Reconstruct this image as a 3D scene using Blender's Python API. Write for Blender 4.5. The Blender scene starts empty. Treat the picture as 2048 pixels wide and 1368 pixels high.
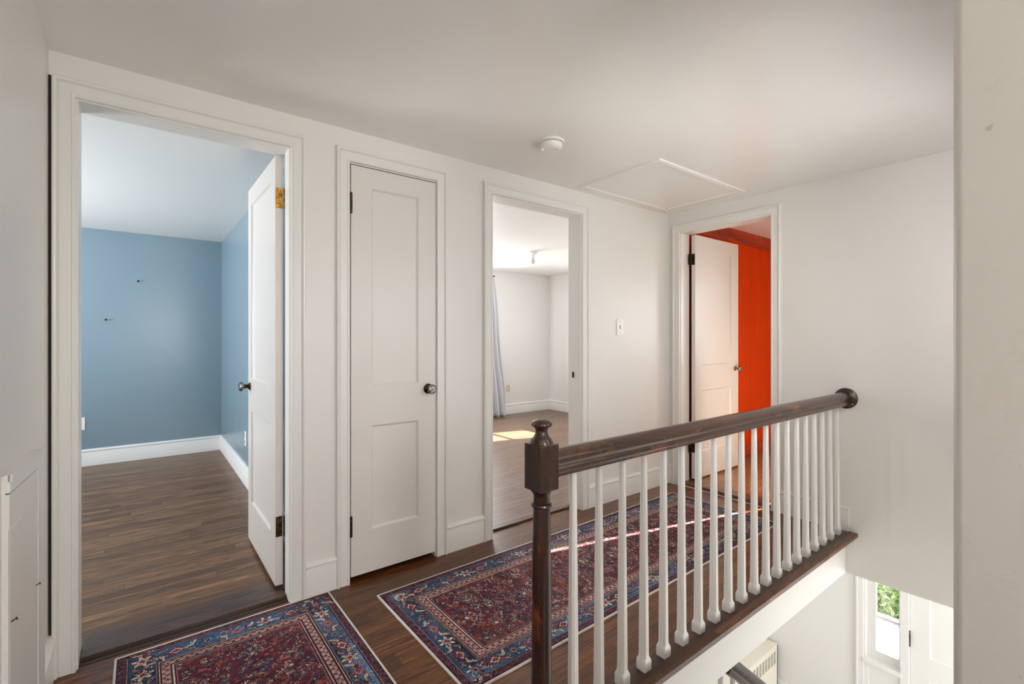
import bpy, bmesh, math, random
import numpy as np
from mathutils import Vector, Matrix

R = random.Random(7)
PI = math.pi
scene = bpy.context.scene
COL = scene.collection

# ------------------------------------------------------------------ helpers
def lin(r, g, b):
    def f(c):
        c /= 255.0
        return c / 12.92 if c <= 0.04045 else ((c + 0.055) / 1.055) ** 2.4
    return (f(r), f(g), f(b), 1.0)

class NT:
    def __init__(self, name):
        self.m = bpy.data.materials.new(name)
        self.m.use_nodes = True
        self.t = self.m.node_tree
        self.n = self.t.nodes
        self.bsdf = self.n['Principled BSDF']
    def add(self, typ, **kw):
        nd = self.n.new(typ)
        for k, v in kw.items():
            setattr(nd, k, v)
        return nd
    def link(self, a, b):
        self.t.links.new(a, b)
    def val(self, sock, v):
        sock.default_value = v
    def math(self, op, a, b=None, c=None):
        nd = self.add('ShaderNodeMath', operation=op)
        for i, x in enumerate((a, b, c)):
            if x is None:
                continue
            if isinstance(x, (int, float)):
                nd.inputs[i].default_value = x
            else:
                self.link(x, nd.inputs[i])
        return nd.outputs[0]
    def mix(self, fac, a, b, blend='MIX'):
        nd = self.add('ShaderNodeMix', data_type='RGBA', blend_type=blend)
        for i, x in ((0, fac), (6, a), (7, b)):
            if isinstance(x, (int, float, tuple, list)):
                nd.inputs[i].default_value = x
            else:
                self.link(x, nd.inputs[i])
        return nd.outputs[2]
    def ramp(self, fac, stops):
        nd = self.add('ShaderNodeValToRGB')
        el = nd.color_ramp.elements
        while len(el) > 1:
            el.remove(el[-1])
        el[0].position, el[0].color = stops[0]
        for p, c in stops[1:]:
            e = el.new(p); e.color = c
        self.link(fac, nd.inputs[0])
        return nd.outputs[0]
    def noise(self, vec, scale, detail=3, rough=0.5, dist=0.0):
        nd = self.add('ShaderNodeTexNoise')
        nd.inputs['Scale'].default_value = scale
        nd.inputs['Detail'].default_value = detail
        nd.inputs['Roughness'].default_value = rough
        nd.inputs['Distortion'].default_value = dist
        if vec is not None:
            self.link(vec, nd.inputs['Vector'])
        return nd.outputs[0]
    def coords(self, kind='Object'):
        return self.add('ShaderNodeTexCoord').outputs[kind]
    def mapping(self, vec, scale=(1, 1, 1), rot=(0, 0, 0), loc=(0, 0, 0)):
        nd = self.add('ShaderNodeMapping')
        nd.inputs['Scale'].default_value = scale
        nd.inputs['Rotation'].default_value = rot
        nd.inputs['Location'].default_value = loc
        self.link(vec, nd.inputs[0])
        return nd.outputs[0]
    def bump(self, h, strength=0.1, dist=0.01):
        nd = self.add('ShaderNodeBump')
        nd.inputs['Strength'].default_value = strength
        nd.inputs['Distance'].default_value = dist
        self.link(h, nd.inputs['Height'])
        self.link(nd.outputs[0], self.bsdf.inputs['Normal'])

def paint(name, col, rough=0.5, var=0.03, bump=0.06, scale=140):
    t = NT(name)
    g = t.add('ShaderNodeNewGeometry').outputs['Position']
    n = t.noise(g, 2.2, 4, 0.6)
    c2 = tuple(x * (1 - var * 2) for x in col[:3]) + (1,)
    t.link(t.mix(n, col, c2), t.bsdf.inputs['Base Color'])
    t.bsdf.inputs['Roughness'].default_value = rough
    t.bump(t.noise(g, scale, 2), bump, 0.004)
    return t.m

def metal(name, col, rough=0.35, patina=None):
    t = NT(name)
    g = t.add('ShaderNodeNewGeometry').outputs['Position']
    if patina:
        n = t.ramp(t.noise(g, 60, 4, 0.65), [(0.42, (0, 0, 0, 1)), (0.6, (1, 1, 1, 1))])
        t.link(t.mix(n, col, patina), t.bsdf.inputs['Base Color'])
    else:
        t.bsdf.inputs['Base Color'].default_value = col
    t.bsdf.inputs['Metallic'].default_value = 0.9
    t.bsdf.inputs['Roughness'].default_value = rough
    return t.m

def floor_wood(name, cols, board=0.057, rough=0.3, seed=0.0):
    """strip floor with boards along world X"""
    t = NT(name)
    pos = t.add('ShaderNodeNewGeometry').outputs['Position']
    sp = t.add('ShaderNodeSeparateXYZ'); t.link(pos, sp.inputs[0])
    x, y = sp.outputs[0], sp.outputs[1]
    yb = t.math('DIVIDE', t.math('ADD', y, 10 + seed), board)
    row = t.math('FLOOR', yb)
    fy = t.math('FRACT', yb)
    w1 = t.add('ShaderNodeTexWhiteNoise', noise_dimensions='1D'); t.link(row, w1.inputs['W'])
    xo = t.math('ADD', t.math('DIVIDE', x, 1.15), t.math('MULTIPLY', w1.outputs['Value'], 7.3))
    fx = t.math('FRACT', xo)
    cid = t.math('ADD', t.math('MULTIPLY', row, 13.7), t.math('FLOOR', xo))
    w2 = t.add('ShaderNodeTexWhiteNoise', noise_dimensions='1D'); t.link(cid, w2.inputs['W'])
    rnd = w2.outputs['Value']
    # grain coordinates, shifted per board
    cb = t.add('ShaderNodeCombineXYZ')
    t.link(t.math('ADD', t.math('MULTIPLY', x, 1.6), t.math('MULTIPLY', rnd, 31.0)), cb.inputs[0])
    t.link(t.math('MULTIPLY', y, 22.0), cb.inputs[1])
    t.link(t.math('MULTIPLY', rnd, 17.0), cb.inputs[2])
    g1 = t.noise(cb.outputs[0], 2.4, 5, 0.65, 1.2)
    cb2 = t.add('ShaderNodeCombineXYZ')
    t.link(t.math('ADD', t.math('MULTIPLY', x, 5.0), t.math('MULTIPLY', rnd, 11.0)), cb2.inputs[0])
    t.link(t.math('MULTIPLY', y, 130.0), cb2.inputs[1])
    t.link(rnd, cb2.inputs[2])
    g2 = t.noise(cb2.outputs[0], 1.3, 4, 0.7, 0.6)
    base = t.ramp(rnd, [(0.0, cols[0]), (0.45, cols[1]), (0.75, cols[2]), (1.0, cols[1])])
    c = t.mix(t.ramp(g1, [(0.36, (0, 0, 0, 1)), (0.62, (1, 1, 1, 1))]), base, cols[3])
    dark = t.ramp(g2, [(0.58, (0, 0, 0, 1)), (0.70, (1, 1, 1, 1))])
    dk = t.math('MULTIPLY', dark, 0.7)
    c = t.mix(dk, c, cols[4])
    # seams
    sy = t.math('MAXIMUM', t.math('LESS_THAN', fy, 0.025), t.math('GREATER_THAN', fy, 0.975))
    sx = t.math('LESS_THAN', fx, 0.0022)
    seam = t.math('MAXIMUM', sy, sx)
    c = t.mix(t.math('MULTIPLY', seam, 0.75), c, cols[4])
    t.link(c, t.bsdf.inputs['Base Color'])
    rr = t.math('ADD', t.math('MULTIPLY', g1, 0.15), rough - 0.07)
    t.link(rr, t.bsdf.inputs['Roughness'])
    t.bsdf.inputs['Coat Weight'].default_value = 0.08
    t.bsdf.inputs['Specular IOR Level'].default_value = 0.35
    t.bsdf.inputs['Coat Roughness'].default_value = 0.22
    hh = t.math('SUBTRACT', t.math('MULTIPLY', g2, 0.25), seam)
    t.bump(hh, 0.25, 0.002)
    return t.m

def dark_wood(name, base, light, dark, rough=0.28, axis='Z', wear=0.5, sc=1.0):
    t = NT(name)
    pos = t.add('ShaderNodeNewGeometry').outputs['Position']
    s = {'Z': (40, 40, 3.0), 'X': (3.0, 40, 40), 'Y': (40, 3.0, 40)}[axis]
    s = tuple(v * sc for v in s)
    g = t.noise(t.mapping(pos, s), 1.0, 5, 0.62, 0.8)
    c = t.mix(t.ramp(g, [(0.35, (0, 0, 0, 1)), (0.68, (1, 1, 1, 1))]), base, dark)
    s2 = {'Z': (14, 14, 5), 'X': (5, 14, 14), 'Y': (14, 5, 14)}[axis]
    w = t.noise(t.mapping(pos, s2, loc=(3.1, 1.7, 0.4)), 1.0, 4, 0.7)
    wf = t.math('MULTIPLY', t.ramp(w, [(0.52, (0, 0, 0, 1)), (0.70, (1, 1, 1, 1))]), wear)
    c = t.mix(wf, c, light)
    t.link(c, t.bsdf.inputs['Base Color'])
    t.link(t.math('ADD', t.math('MULTIPLY', g, 0.2), rough - 0.1), t.bsdf.inputs['Roughness'])
    t.bsdf.inputs['Coat Weight'].default_value = 0.2
    t.bsdf.inputs['Coat Roughness'].default_value = 0.15
    t.bump(g, 0.12, 0.002)
    return t.m

def glass_mat(name, col=(1, 1, 1, 1), rough=0.02, ior=1.5):
    t = NT(name)
    t.bsdf.inputs['Base Color'].default_value = col
    t.bsdf.inputs['Roughness'].default_value = rough
    t.bsdf.inputs['IOR'].default_value = ior
    t.bsdf.inputs['Transmission Weight'].default_value = 1.0
    return t.m

class MB:
    def __init__(self):
        self.b = bmesh.new()
    def box(self, x0, x1, y0, y1, z0, z1, bev=0.0):
        if x0 > x1: x0, x1 = x1, x0
        if y0 > y1: y0, y1 = y1, y0
        if z0 > z1: z0, z1 = z1, z0
        v = [self.b.verts.new(p) for p in [(x0, y0, z0), (x1, y0, z0), (x1, y1, z0), (x0, y1, z0),
                                           (x0, y0, z1), (x1, y0, z1), (x1, y1, z1), (x0, y1, z1)]]
        fs = [self.b.faces.new([v[i] for i in q]) for q in
              ((3, 2, 1, 0), (4, 5, 6, 7), (0, 1, 5, 4), (1, 2, 6, 5), (2, 3, 7, 6), (3, 0, 4, 7))]
        if bev > 0:
            es = list({e for f in fs for e in f.edges})
            bmesh.ops.bevel(self.b, geom=es, offset=bev, segments=2, profile=0.6, affect='EDGES')
        return self
    def loft(self, rings, closed_ring=True, caps=True, close_path=False):
        vs = [[self.b.verts.new(p) for p in r] for r in rings]
        n = len(vs[0])
        rng = range(n if closed_ring else n - 1)
        seq = list(zip(vs[:-1], vs[1:]))
        if close_path:
            seq.append((vs[-1], vs[0]))
        for a, c in seq:
            for i in rng:
                j = (i + 1) % n
                try:
                    self.b.faces.new((a[i], a[j], c[j], c[i]))
                except ValueError:
                    pass
        if caps and closed_ring and not close_path:
            try:
                self.b.faces.new(list(reversed(vs[0])))
                self.b.faces.new(vs[-1])
            except ValueError:
                pass
        return self
    def lathe(self, prof, origin=(0, 0, 0), axis=(0, 0, 1), seg=24, lobes=None):
        ax = Vector(axis).normalized()
        ref = Vector((0, 0, 1)) if abs(ax.z) < 0.9 else Vector((1, 0, 0))
        a = ax.cross(ref).normalized(); c = ax.cross(a).normalized()
        o = Vector(origin)
        rings = []
        for r, h in prof:
            ring = []
            for i in range(seg):
                th = 2 * PI * i / seg
                rr = max(r, 1e-5)
                if lobes:
                    rr *= 1 + lobes[1] * math.cos(lobes[0] * th)
                ring.append(o + ax * h + a * (rr * math.cos(th)) + c * (rr * math.sin(th)))
            rings.append(ring)
        return self.loft(rings)
    def tube(self, pts, r, seg=10):
        pts = [Vector(p) for p in pts]
        rings = []
        prev = None
        for i, p in enumerate(pts):
            d = (pts[min(i + 1, len(pts) - 1)] - pts[max(i - 1, 0)]).normalized()
            if prev is None:
                ref = Vector((0, 0, 1)) if abs(d.z) < 0.9 else Vector((1, 0, 0))
                a = d.cross(ref).normalized()
            else:
                a = (prev - d * prev.dot(d)).normalized()
            prev = a
            c = d.cross(a)
            rr = r[i] if isinstance(r, (list, tuple)) else r
            rings.append([p + a * (rr * math.cos(2 * PI * k / seg)) + c * (rr * math.sin(2 * PI * k / seg)) for k in range(seg)])
        return self.loft(rings)
    def xform(self, m):
        self.b.transform(m)
        return self
    def build(self, name, mat, parent=None, smooth=None, mats=None, matf=None):
        bmesh.ops.remove_doubles(self.b, verts=self.b.verts, dist=1e-6)
        bmesh.ops.recalc_face_normals(self.b, faces=self.b.faces)
        me = bpy.data.meshes.new(name)
        if matf:
            for f in self.b.faces:
                f.material_index = matf(f)
        self.b.to_mesh(me); self.b.free()
        for m in ([mat] if mats is None else mats):
            me.materials.append(m)
        if smooth is not None:
            for p in me.polygons:
                p.use_smooth = True
            me.set_sharp_from_angle(angle=math.radians(smooth))
        o = bpy.data.objects.new(name, me)
        COL.objects.link(o)
        if parent is not None:
            o.parent = parent
            o.matrix_parent_inverse = parent.matrix_world.inverted()
        return o

def empty(name, loc=(0, 0, 0), rz=0.0):
    o = bpy.data.objects.new(name, None)
    o.empty_display_size = 0.05
    COL.objects.link(o)
    o.location = loc
    o.rotation_euler = (0, 0, rz)
    o.matrix_world = Matrix.Translation(loc) @ Matrix.Rotation(rz, 4, 'Z')
    return o

def tag(o, label, cat, kind=None, group=None):
    o['label'] = label
    o['category'] = cat
    if kind: o['kind'] = kind
    if group: o['group'] = group
    return o

def child_local(mb, name, mat, parent, smooth=None):
    """part whose mesh is in the parent's local frame"""
    o = mb.build(name, mat, None, smooth)
    o.parent = parent
    return o

def slab(axis, a0, a1, t0, t1, z0, z1, holes=()):
    """wall slab with rectangular holes. axis 'X': runs along x, thickness in y (t0..t1); axis 'Y': the other way round"""
    us = sorted({a0, a1, *[h[0] for h in holes], *[h[1] for h in holes]})
    zs = sorted({z0, z1, *[h[2] for h in holes], *[h[3] for h in holes]})
    us = [u for u in us if a0 <= u <= a1]; zs = [z for z in zs if z0 <= z <= z1]
    def solid(i, j):
        if i < 0 or j < 0 or i >= len(us) - 1 or j >= len(zs) - 1: return False
        cu = (us[i] + us[i + 1]) / 2; cz = (zs[j] + zs[j + 1]) / 2
        return not any(h[0] < cu < h[1] and h[2] < cz < h[3] for h in holes)
    mb = MB()
    def P(u, t, z): return (u, t, z) if axis == 'X' else (t, u, z)
    def quad(*p): mb.b.faces.new([mb.b.verts.new(q) for q in p])
    for i in range(len(us) - 1):
        for j in range(len(zs) - 1):
            if not solid(i, j): continue
            u, v, z, w = us[i], us[i + 1], zs[j], zs[j + 1]
            quad(P(u, t0, z), P(v, t0, z), P(v, t0, w), P(u, t0, w))
            quad(P(u, t1, z), P(v, t1, z), P(v, t1, w), P(u, t1, w))
            if not solid(i - 1, j): quad(P(u, t0, z), P(u, t1, z), P(u, t1, w), P(u, t0, w))
            if not solid(i + 1, j): quad(P(v, t0, z), P(v, t1, z), P(v, t1, w), P(v, t0, w))
            if not solid(i, j - 1): quad(P(u, t0, z), P(v, t0, z), P(v, t1, z), P(u, t1, z))
            if not solid(i, j + 1): quad(P(u, t0, w), P(v, t0, w), P(v, t1, w), P(u, t1, w))
    return mb

# ------------------------------------------------------------------ materials
M = {}
M['wall'] = paint('hall_wall_paint', lin(226, 223, 218), 0.36, 0.015)
M['ceil'] = paint('ceiling_paint', lin(238, 236, 232), 0.32, 0.02, 0.08, 90)
M['trim'] = paint('trim_paint', lin(227, 224, 219), 0.33, 0.012, 0.05, 60)
M['door'] = paint('door_paint', lin(217, 211, 205), 0.33, 0.015, 0.05, 60)
M['white'] = paint('bedroom_white_paint', lin(234, 233, 231), 0.5, 0.012)
M['blue'] = paint('blue_wall_paint', lin(126, 147, 159), 0.26, 0.03, 0.10, 60)
M['plate'] = paint('white_plastic', lin(236, 234, 230), 0.3, 0.0, 0.0)
M['ivoryplastic'] = paint('ivory_plastic', lin(214, 205, 188), 0.35, 0.0, 0.0)
M['dark'] = paint('dark_recess', lin(38, 28, 24), 0.8, 0.1, 0.2)
M['hallfloor'] = floor_wood('hall_oak_floor', [lin(112, 66, 33), lin(138, 86, 46), lin(84, 47, 23), lin(66, 36, 18), lin(24, 13, 8)], 0.083, 0.3)
M['bluefloor'] = floor_wood('left_room_oak_floor', [lin(124, 90, 60), lin(160, 118, 80), lin(96, 67, 44), lin(84, 58, 39), lin(28, 19, 13)], 0.062, 0.36, 3.1)
M['bedfloor'] = floor_wood('white_room_oak_floor', [lin(126, 98, 78), lin(138, 110, 88), lin(112, 86, 68), lin(98, 74, 60), lin(56, 40, 31)], 0.062, 0.36, 5.3)
M['redfloor'] = floor_wood('red_room_oak_floor', [lin(158, 104, 64), lin(172, 116, 72), lin(138, 88, 54), lin(122, 76, 46), lin(62, 36, 22)], 0.062, 0.3, 1.7)
M['nosing'] = dark_wood('nosing_wood', lin(72, 44, 30), lin(104, 66, 42), lin(36, 22, 16), 0.3, 'X', 0.5)
M['saddle'] = dark_wood('saddle_wood', lin(84, 56, 40), lin(112, 84, 66), lin(34, 22, 17), 0.35, 'X', 0.45)
M['shade'] = dark_wood('step_shade_wood', lin(44, 26, 17), lin(66, 42, 28), lin(22, 13, 9), 0.4, 'X', 0.3)  # dark colour for the shaded step strip
M['saddley'] = dark_wood('saddle_wood_cross', lin(120, 82, 58), lin(150, 112, 82), lin(60, 38, 28), 0.35, 'Y', 0.45)
M['newel'] = dark_wood('newel_wood', lin(58, 31, 20), lin(132, 70, 38), lin(26, 13, 9), 0.28, 'Z', 0.65, 0.8)
M['rail'] = dark_wood('handrail_wood', lin(70, 43, 28), lin(140, 84, 36), lin(50, 30, 20), 0.25, 'X', 0.6, 0.6)
M['orange'] = None
M['brass'] = metal('aged_brass', lin(196, 142, 58), 0.3, lin(120, 78, 30))
M['bronze'] = metal('dark_bronze', lin(86, 66, 44), 0.4, lin(40, 28, 20))
M['steel'] = metal('grey_steel', lin(120, 114, 106), 0.4, lin(64, 58, 52))
def crystal():
    t = NT('crystal_glass')
    out = [n for n in t.n if n.type == 'OUTPUT_MATERIAL'][0]
    tr = t.add('ShaderNodeBsdfTransparent'); tr.inputs[0].default_value = (0.93, 0.95, 0.95, 1)
    gl = t.add('ShaderNodeBsdfGlossy'); gl.inputs['Roughness'].default_value = 0.04
    fr = t.add('ShaderNodeFresnel'); fr.inputs['IOR'].default_value = 1.9
    mx = t.add('ShaderNodeMixShader')
    t.link(fr.outputs[0], mx.inputs[0]); t.link(tr.outputs[0], mx.inputs[1]); t.link(gl.outputs[0], mx.inputs[2])
    t.link(mx.outputs[0], out.inputs[0])
    return t.m
M['glass'] = crystal()
M['mercury'] = metal('silvered_core', lin(214, 212, 206), 0.22)
def pane_mat():
    t = NT('window_glass')
    out = [n for n in t.n if n.type == 'OUTPUT_MATERIAL'][0]
    tr = t.add('ShaderNodeBsdfTransparent'); gl = t.add('ShaderNodeBsdfGlossy'); gl.inputs['Roughness'].default_value = 0.02
    fr = t.add('ShaderNodeFresnel'); fr.inputs['IOR'].default_value = 1.35
    mx = t.add('ShaderNodeMixShader')
    t.link(fr.outputs[0], mx.inputs[0]); t.link(tr.outputs[0], mx.inputs[1]); t.link(gl.outputs[0], mx.inputs[2])
    t.link(mx.outputs[0], out.inputs[0])
    return t.m
M['pane'] = pane_mat()

def orange_wood():
    t = NT('red_stained_panelling')
    pos = t.add('ShaderNodeNewGeometry').outputs['Position']
    sp = t.add('ShaderNodeSeparateXYZ'); t.link(pos, sp.inputs[0])
    xb = t.math('DIVIDE', t.math('ADD', sp.outputs[0], 0.05), 0.21)
    rid = t.math('FLOOR', xb)
    w = t.add('ShaderNodeTexWhiteNoise', noise_dimensions='1D'); t.link(rid, w.inputs['W'])
    g = t.noise(t.mapping(pos, (26, 26, 1.6)), 1.0, 5, 0.6, 1.0)
    c = t.mix(g, lin(216, 66, 0), lin(180, 44, 0))
    c = t.mix(t.math('MULTIPLY', w.outputs['Value'], 0.35), c, lin(168, 44, 0))
    fx = t.math('FRACT', xb)
    seam = t.math('LESS_THAN', fx, 0.02)
    c = t.mix(t.math('MULTIPLY', seam, 0.5), c, lin(96, 26, 8))
    t.link(c, t.bsdf.inputs['Base Color'])
    t.bsdf.inputs['Roughness'].default_value = 0.42
    t.bsdf.inputs['Specular IOR Level'].default_value = 0.02
    t.bump(t.math('SUBTRACT', t.math('MULTIPLY', g, 0.2), seam), 0.3, 0.003)
    return t.m
M['orange'] = orange_wood()
M['crown'] = dark_wood('red_crown_wood', lin(172, 54, 12), lin(186, 66, 18), lin(128, 34, 8), 0.45, 'X', 0.4, 0.5)
M['crown'].node_tree.nodes['Principled BSDF'].inputs['Specular IOR Level'].default_value = 0.15
M['crown'].node_tree.nodes['Principled BSDF'].inputs['Coat Weight'].default_value = 0.0

# ------------------------------------------------------------------ key dimensions (metres)
D, L, CZ = 2.3217, 3.4522, 2.2113       # long wall, far wall, ceiling
LW = -0.259                             # left wall
FT = 0.12                               # wall thickness
LZ = -2.55                              # lower floor
SOF = -0.26                             # underside of the upper floor
RF = 0.025                              # room floors sit a little above the hall floor

# ------------------------------------------------------------------ walls
HEAD = 2.06
def mf_back(f):
    c = f.calc_center_median()
    n = f.normal
    if c.y > D + 0.06 and abs(n.y) > 0.5:
        return 1 if c.x < 0.70 else 2
    return 0
# the mesh is cut at the partitions so each room's face takes its own paint
holes = [(-0.190, 0.5415, -0.5, HEAD), (0.792, 1.279, -0.5, HEAD), (1.645, 2.416, -0.5, HEAD), (0.699, 0.701, 3.0, 3.1), (3.55, 3.551, 3.0, 3.1)]
o = slab('X', -2.8, 5.33, D, D + FT, SOF, CZ, holes).build('wall_back', None, mats=[M['wall'], M['blue'], M['white']], matf=mf_back)
tag(o, 'long off-white hall wall with three doorways', 'wall', 'structure')

o = slab('Y', 0.153, D, L, L + FT, SOF, CZ, [(1.500, 2.219, 0.0, 2.055)]).build('wall_far', M['wall'])
tag(o, 'off-white end wall holding the doorway to the red room and the handrail', 'wall', 'structure')

o = slab('Y', -1.6, D, LW - 0.12, LW, SOF, CZ).build('wall_left', M['wall'])
tag(o, 'off-white wall at the left edge beside the blue room doorway', 'wall', 'structure')

# wall in the right foreground: L shaped, corner towards the camera, softly rounded
mb = MB()
def rounded_L():
    r = 0.012
    x0, y1 = 0.920, 0.153
    pts = []
    for k in range(7):
        a = PI / 2 + (PI / 2) * k / 6
        pts.append((x0 + r + r * math.cos(a), y1 - r + r * math.sin(a)))
    return [(1.30, y1)] + pts + [(x0, -1.6), (x0 + 0.12, -1.6), (x0 + 0.12, 0.04), (1.30, 0.04)]
prof = rounded_L()
mb.loft([[(x, y, SOF) for x, y in prof], [(x, y, CZ) for x, y in prof]])
M['smudge'] = None
def smudge_wall():
    t = NT('scuffed_shaded_wall_paint')
    g = t.add('ShaderNodeNewGeometry').outputs['Position']
    base = lin(200, 195, 187)  # base darkened to offset the landing light; the scuffs are wear
    n = t.noise(t.mapping(g, (9, 9, 5)), 1.6, 5, 0.6)
    f = t.math('MULTIPLY', t.ramp(n, [(0.60, (0, 0, 0, 1)), (0.74, (1, 1, 1, 1))]), 0.35)
    c = t.mix(f, base, lin(186, 180, 164))
    sp = t.noise(g, 42, 2, 0.5)
    f2 = t.math('MULTIPLY', t.ramp(sp, [(0.74, (0, 0, 0, 1)), (0.78, (1, 1, 1, 1))]), 0.5)
    c = t.mix(f2, c, lin(150, 145, 130))
    t.link(c, t.bsdf.inputs['Base Color'])
    t.bsdf.inputs['Roughness'].default_value = 0.45
    t.bump(t.noise(g, 120, 2), 0.08, 0.004)
    return t.m
M['smudge'] = smudge_wall()
o = mb.build('wall_right', M['smudge'], smooth=30)
tag(o, 'scuffed off-white wall corner in the right foreground', 'wall', 'structure')

o = slab('X', 1.30, L, 0.04, 0.153, SOF, CZ, [(1.35, 2.75, 0.85, 2.0)]).build('wall_stairwell', M['wall'])  # window opening added to light the hall
tag(o, 'off-white stairwell wall with an added wide window for fill light, hidden behind the near wall corner', 'wall', 'structure')
# wall behind the viewpoint, with a window added for fill light
o = slab('X', LW - 0.12, 0.92, -1.72, -1.6, SOF, CZ, [(0.30, 0.86, 0.75, 2.0)]).build('wall_landing', M['wall'])
tag(o, 'off-white landing wall with an added window behind the viewpoint', 'wall', 'structure')

# ceiling (one plane over the whole upper floor)
o = MB().box(-2.9, 5.45, -1.75, 6.0, CZ, CZ + 0.1).build('ceiling', M['ceil'])
tag(o, 'smooth off-white ceiling over the hall and rooms', 'ceiling', 'structure')

# ------------------------------------------------------------------ hall floor
mb = MB()
mb.box(LW, 0.98, -1.6, 1.00, -0.02, 0.0)
mb.box(LW, L, 1.00, D, -0.02, 0.0)
for a, b in ((-0.19, 0.5415), (0.80, 1.272), (1.645, 2.416)):
    mb.box(a, b, D, D + FT + 0.09, -0.02, 0.0)
o = mb.build('floor', M['hallfloor'])
tag(o, 'dark brown oak strip floor of the hall', 'floor', 'structure')

# nosing board along the stairwell, fascia below it
mb = MB()
prof = [(1.095, 0.0), (1.095, 0.003), (1.045, 0.003), (1.035, 0.001), (1.030, -0.006), (1.030, -0.016), (1.036, -0.022), (1.060, -0.024), (1.095, -0.022)]
mb.loft([[(0.985, y, z) for y, z in prof], [(L, y, z) for y, z in prof]])
o = mb.build('trim_nosing', M['nosing'], smooth=30)
tag(o, 'dark wooden nosing board along the stairwell edge under the balusters', 'trim', 'structure')
mb = MB()
mb.box(0.98, L, 1.042, 1.068, -0.062, -0.022, 0.003)
mb.box(0.98, L, 1.066, 1.14, SOF, -0.022)
o = mb.build('trim_fascia', M['trim'])
tag(o, 'white painted stairwell fascia below the dark nosing', 'trim', 'structure')

# ------------------------------------------------------------------ casings
CASE = [(0, 0), (0, 0.014), (0.003, 0.0175), (0.010, 0.0175), (0.013, 0.0145), (0.0435, 0.0145), (0.046, 0.012), (0.0485, 0.0165),
        (0.052, 0.0215), (0.0575, 0.0225), (0.0625, 0.0195), (0.064, 0.014), (0.064, 0)]
def casing(mp, u0, u1, zt, prof, z0=0.0):
    mb = MB()
    rings = []
    for (su, zz) in (('a', z0), ('a', 1), ('b', 1), ('b', z0)):
        ring = []
        for w, d in prof:
            u = u0 - w if su == 'a' else u1 + w
            z = zz if zz == z0 else zt + w
            ring.append(mp(u, d, z))
        rings.append(ring)
    mb.loft(rings)
    return mb
def backmap(u, d, z): return (u, D - d, z)
def farmap(u, d, z): return (L - d, u, z)
def door_trim(name, label, mp, u0, u1, zt, depth, stop=None, z0=0.0, dr=None):
    """casing plus jamb lining; depth = wall thickness"""
    rv = 0.005
    prof = CASE
    root = casing(mp, u0 - 0, u1 + 0, zt, prof, z0).build(name, M['trim'], smooth=35)
    tag(root, label, 'door casing', 'structure')
    jb = MB()
    j0, j1 = u0 + 0.0, u1 - 0.0
    def bx(ua, ub, da, db, za, zb):
        p, q = mp(ua, da, za), mp(ub, db, zb)
        jb.box(p[0], q[0], p[1], q[1], za, zb)
    t = 0.012
    bx(u0 - 0.007, u0 + rv, 0.0005, -depth, z0, zt - rv)
    bx(u1 + 0.0095, u1 - rv, 0.0005, -(dr or depth), z0, zt - rv)
    bx(u0 - 0.007, u1 + 0.007, 0.0005, -depth, zt - rv, zt + 0.006)
    if stop:
        s0, s1 = stop
        bx(u0 + rv, u0 + rv + 0.01, s0, s1, z0, zt - rv)
        bx(u1 - rv - 0.01, u1 - rv, s0, s1, z0, zt - rv)
        bx(u0 + rv, u1 - rv, s0, s1, zt - rv - 0.01, zt - rv)
    jb.build('jamb', M['trim'], root)
    return root
T1 = door_trim('trim_1', 'white casing around the blue room doorway at the left', backmap, -0.187, 0.531, 2.060, FT, None, dr=0.078)
T2 = door_trim('trim_2', 'white casing around the narrow closed closet door', backmap, 0.797, 1.274, 2.055, FT)
T3 = door_trim('trim_3', 'white casing around the doorway to the bright white room', backmap, 1.649, 2.413, 2.055, FT)
T4 = door_trim('trim_4', 'white casing around the red room doorway in the end wall', farmap, 1.505, 2.216, 2.050, FT)
# strike plate on the jamb of the white room
MB().box(2.4055, 2.4085, 2.385, 2.403, 0.915, 0.955).build('strike_plate', M['bronze'], T3)
MB().box(2.4045, 2.4060, 2.389, 2.398, 0.924, 0.946).build('strike_hole', M['dark'], T3)
# open joint left of the first casing
mb = MB()
mb.box(LW, LW + 0.0062, D - 0.006, D, 0.14, 2.122)
o = mb.build('trim_gap', M['dark'])
tag(o, 'thin dark open joint between left wall and door casing', 'trim', 'structure')

# ------------------------------------------------------------------ baseboards
BASE = [(0, 0), (0.016, 0), (0.016, 0.128), (0.0145, 0.131), (0.020, 0.134), (0.021, 0.142), (0.017, 0.148), (0.010, 0.152), (0, 0.154)]
def baseboard(segs, name, label, mat, z0=0.0):
    """segs: list of (mapping, u0, u1)"""
    mb = MB()
    for mp, a, b in segs:
        mb.loft([[mp(a, d, z + z0) for d, z in BASE], [mp(b, d, z + z0) for d, z in BASE]])
    o = mb.build(name, mat, smooth=35)
    return tag(o, label, 'baseboard', 'structure')
baseboard([(backmap, 0.595, 0.733), (backmap, 1.338, 1.585), (backmap, 2.477, L)], 'baseboard_back', 'white baseboard along the long hall wall between doorways', M['trim'])
baseboard([(farmap, 1.045, 1.441), (farmap, 2.28, D)], 'baseboard_far', 'white baseboard on the end wall behind the balusters', M['trim'])
def leftmap(u, d, z): return (LW + d, u, z)
baseboard([(leftmap, 1.975, D)], 'baseboard_left', 'short white baseboard piece on the left wall by the first casing', M['trim'])

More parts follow.
